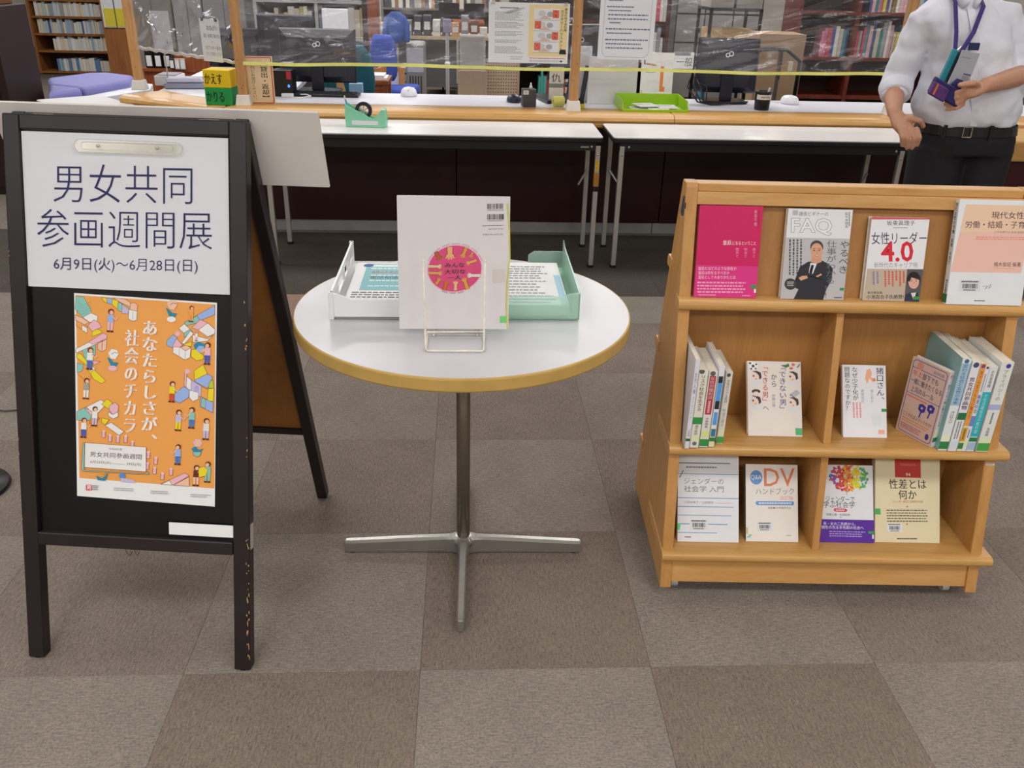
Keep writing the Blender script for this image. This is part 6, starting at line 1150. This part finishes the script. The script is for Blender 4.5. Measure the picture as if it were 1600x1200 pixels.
dm = shirt.modifiers.new('folds', 'DISPLACE'); dm.texture = tx; dm.strength = .024; dm.mid_level = .5
for nm_, a, b, r0, r1 in (('cuff', (1.557, 3.236, 1.000), (1.545, 3.20, .974), .060, .052), ('cuff', (1.985, 3.145, 1.060), (1.955, 3.11, 1.048), .060, .052)):
    MB().tube([L_(*a), L_(*b)], [r0, r1], 20).obj(nm_, SHIRT, man, .006, smooth=True)
g = MB(); g.tube([L_(1.640, 3.20, 1.335), L_(1.650, 3.135, 1.318), L_(1.675, 3.105, 1.285)], [.012, .014, .010], 8, 2.0, ends=True); g.obj('collar', SHIRT, man, smooth=True)
g = MB(); g.tube([L_(1.748, 3.20, 1.335), L_(1.735, 3.135, 1.318), L_(1.712, 3.105, 1.285)], [.012, .014, .010], 8, 2.0, ends=True); g.obj('collar', SHIRT, man, smooth=True)
g = MB(); P = [(1.697, 3.105, 1.27), (1.713, 3.072, 1.2), (1.725, 3.066, 1.12), (1.75, 3.066, 1.03), (1.775, 3.066, .95), (1.79, 3.076, .89)]
g.loft([[L_(x - .013, y, z), L_(x + .013, y, z), L_(x + .013, y + .004, z), L_(x - .013, y + .004, z)] for x, y, z in P]); g.obj('button_placket', SHIRT, man)
# trousers
g = MB(); g.loft([ering(cx, 3.20, z, rx, ry) for z, cx, rx, ry in ((.78, 1.838, .178, .118), (.83, 1.836, .180, .122), (.868, 1.833, .173, .118), (.892, 1.830, .169, .116))])
for q, x in ((-1, 1.745), (1, 1.925)): g.tube([L_(x, 3.2, .80), L_(x, 3.195, .62), L_(x, 3.19, .42), L_(x + q * .01, 3.215, .09), L_(x + q * .01, 3.215, .055)], [.100, .092, .076, .064, .064], 18)
tro = g.obj('trousers', TRO, man); smoothmods(tro, .0085, 3, .5)
g = MB(); g.loft([ering(1.833, 3.20, .852, .1805, .1245), ering(1.831, 3.20, .886, .1765, .1225)], cap=False); b_ = g.obj('belt', mat('#1f1e20', .35), man)
g = MB(); g.tube([L_(1.785, 3.070, .853), L_(1.755, 3.071, .853), L_(1.755, 3.071, .887), L_(1.785, 3.070, .887), L_(1.785, 3.070, .853)], .0026, 6); g.obj('buckle', mat('#c9c2b4', .25, .9), b_)
for x, y in ((1.69, 3.079), (1.86, 3.079)): MB().box(x - o.x - .006, x - o.x + .006, y - o.y - .006, y - o.y, .846, .893).obj('belt_loop', TRO, man)
for q, x in ((-1, 1.735), (1, 1.92)):
    g = MB(); g.tube([L_(x, 3.27, .042), L_(x, 3.2, .045), L_(x + q * .01, 3.1, .036), L_(x + q * .012, 3.03, .030)], [.036, .042, .044, .032], 14, .9, ends=True); so = g.obj('shoe', BLACKP, man, smooth=True)
    g = MB(); g.prism([(x - o.x - .038, .08), (x - o.x + .038, .08), (x - o.x + .048, -.08), (x - o.x + .035, -.185), (x - o.x - .025, -.185), (x - o.x - .036, -.08)], 0, .012); g.obj('sole', BLACKP, so)
# lanyard, card cases
LNY = mat('#3c2f78', .6, noise=.3, scale=160)
g = MB(); g.tube([L_(1.640, 3.20, 1.335), L_(1.640, 3.11, 1.29), L_(1.640, 3.060, 1.20), L_(1.642, 3.040, 1.135)], .0075, 8, .25, up=(1, 0, 0)); g.obj('lanyard', LNY, man)
g = MB(); g.tube([L_(1.748, 3.20, 1.335), L_(1.735, 3.10, 1.28), L_(1.700, 3.060, 1.20), L_(1.655, 3.040, 1.12)], .0075, 8, .25, up=(1, 0, 0)); g.obj('lanyard', LNY, man)
t = thing('teal_card_case', 'teal card case hanging from the lanyard of the standing person', 'card case', (1.607, 3.022, 1.045), rot=(0, R(14), 0)); MB().box(-.012, .010, -.006, .006, 0, .105).obj('case_shell', mat('#2f8f9c', .35), t, .004); MB().box(.0105, .022, -.004, .005, .0, .10).obj('case_edge', mat('#23303a', .4), t, .002); MB().tube([(.005, 0, .104), (.012, 0, .118)], .004, 8).obj('clip', ALU, t)
t = thing('grey_card', 'grey translucent card sleeve held upright by the standing person', 'card', (1.640, 2.985, 1.010), rot=(0, R(9), R(-4))); MB().box(-.028, .034, -.002, .002, 0, .136).obj('card_sleeve', mat('#a9abb4', .3, noise=.03), t, .001)
s = Sheet(.062, .136); s.rect(.52, .55, .92, .9, '#8f9098'); s.rect(.55, .50, .95, .53, '#4a4a78'); s.rect(.1, .14, .6, .16, '#8a8c96'); s.obj('card_print', t, Matrix.Translation((-.028, -.0022, 0)))
t = thing('pocket_case', 'small dark navy tag clipped at the shirt chest', 'tag', (1.702, 3.04, 1.152)); MB().box(-.018, .018, -.004, .004, -.008, .016).obj('tag_plate', mat('#28305a', .4), t, .002); MB().tube([(0, .004, 0), (0, .02, .0)], .003, 8).obj('tag_clip', ALU, t)
t = thing('blue_case', 'dark blue and purple folding case in the left hand of the standing person', 'case', (1.606, 2.945, 1.008), rot=(R(-10), R(24), R(6)))
MB().box(-.085, .045, -.007, .007, -.022, .030).obj('case_body', mat('#27245c', .35, noise=.1, scale=30), t, .005); MB().box(-.090, -.02, -.016, -.0075, -.032, .012).obj('case_flap', mat('#54306a', .35, noise=.2, scale=40), t, .004); MB().box(-.075, -.068, -.0175, -.0162, -.028, .008).obj('orange_stripe', mat('#c9643c', .5), t)
MB().prism([(-.02, .028), (.03, .028), (.018, .062), (-.005, .058)], -.004, .004, 'y').obj('corner_flap', mat('#2a2660', .4), t, .002)
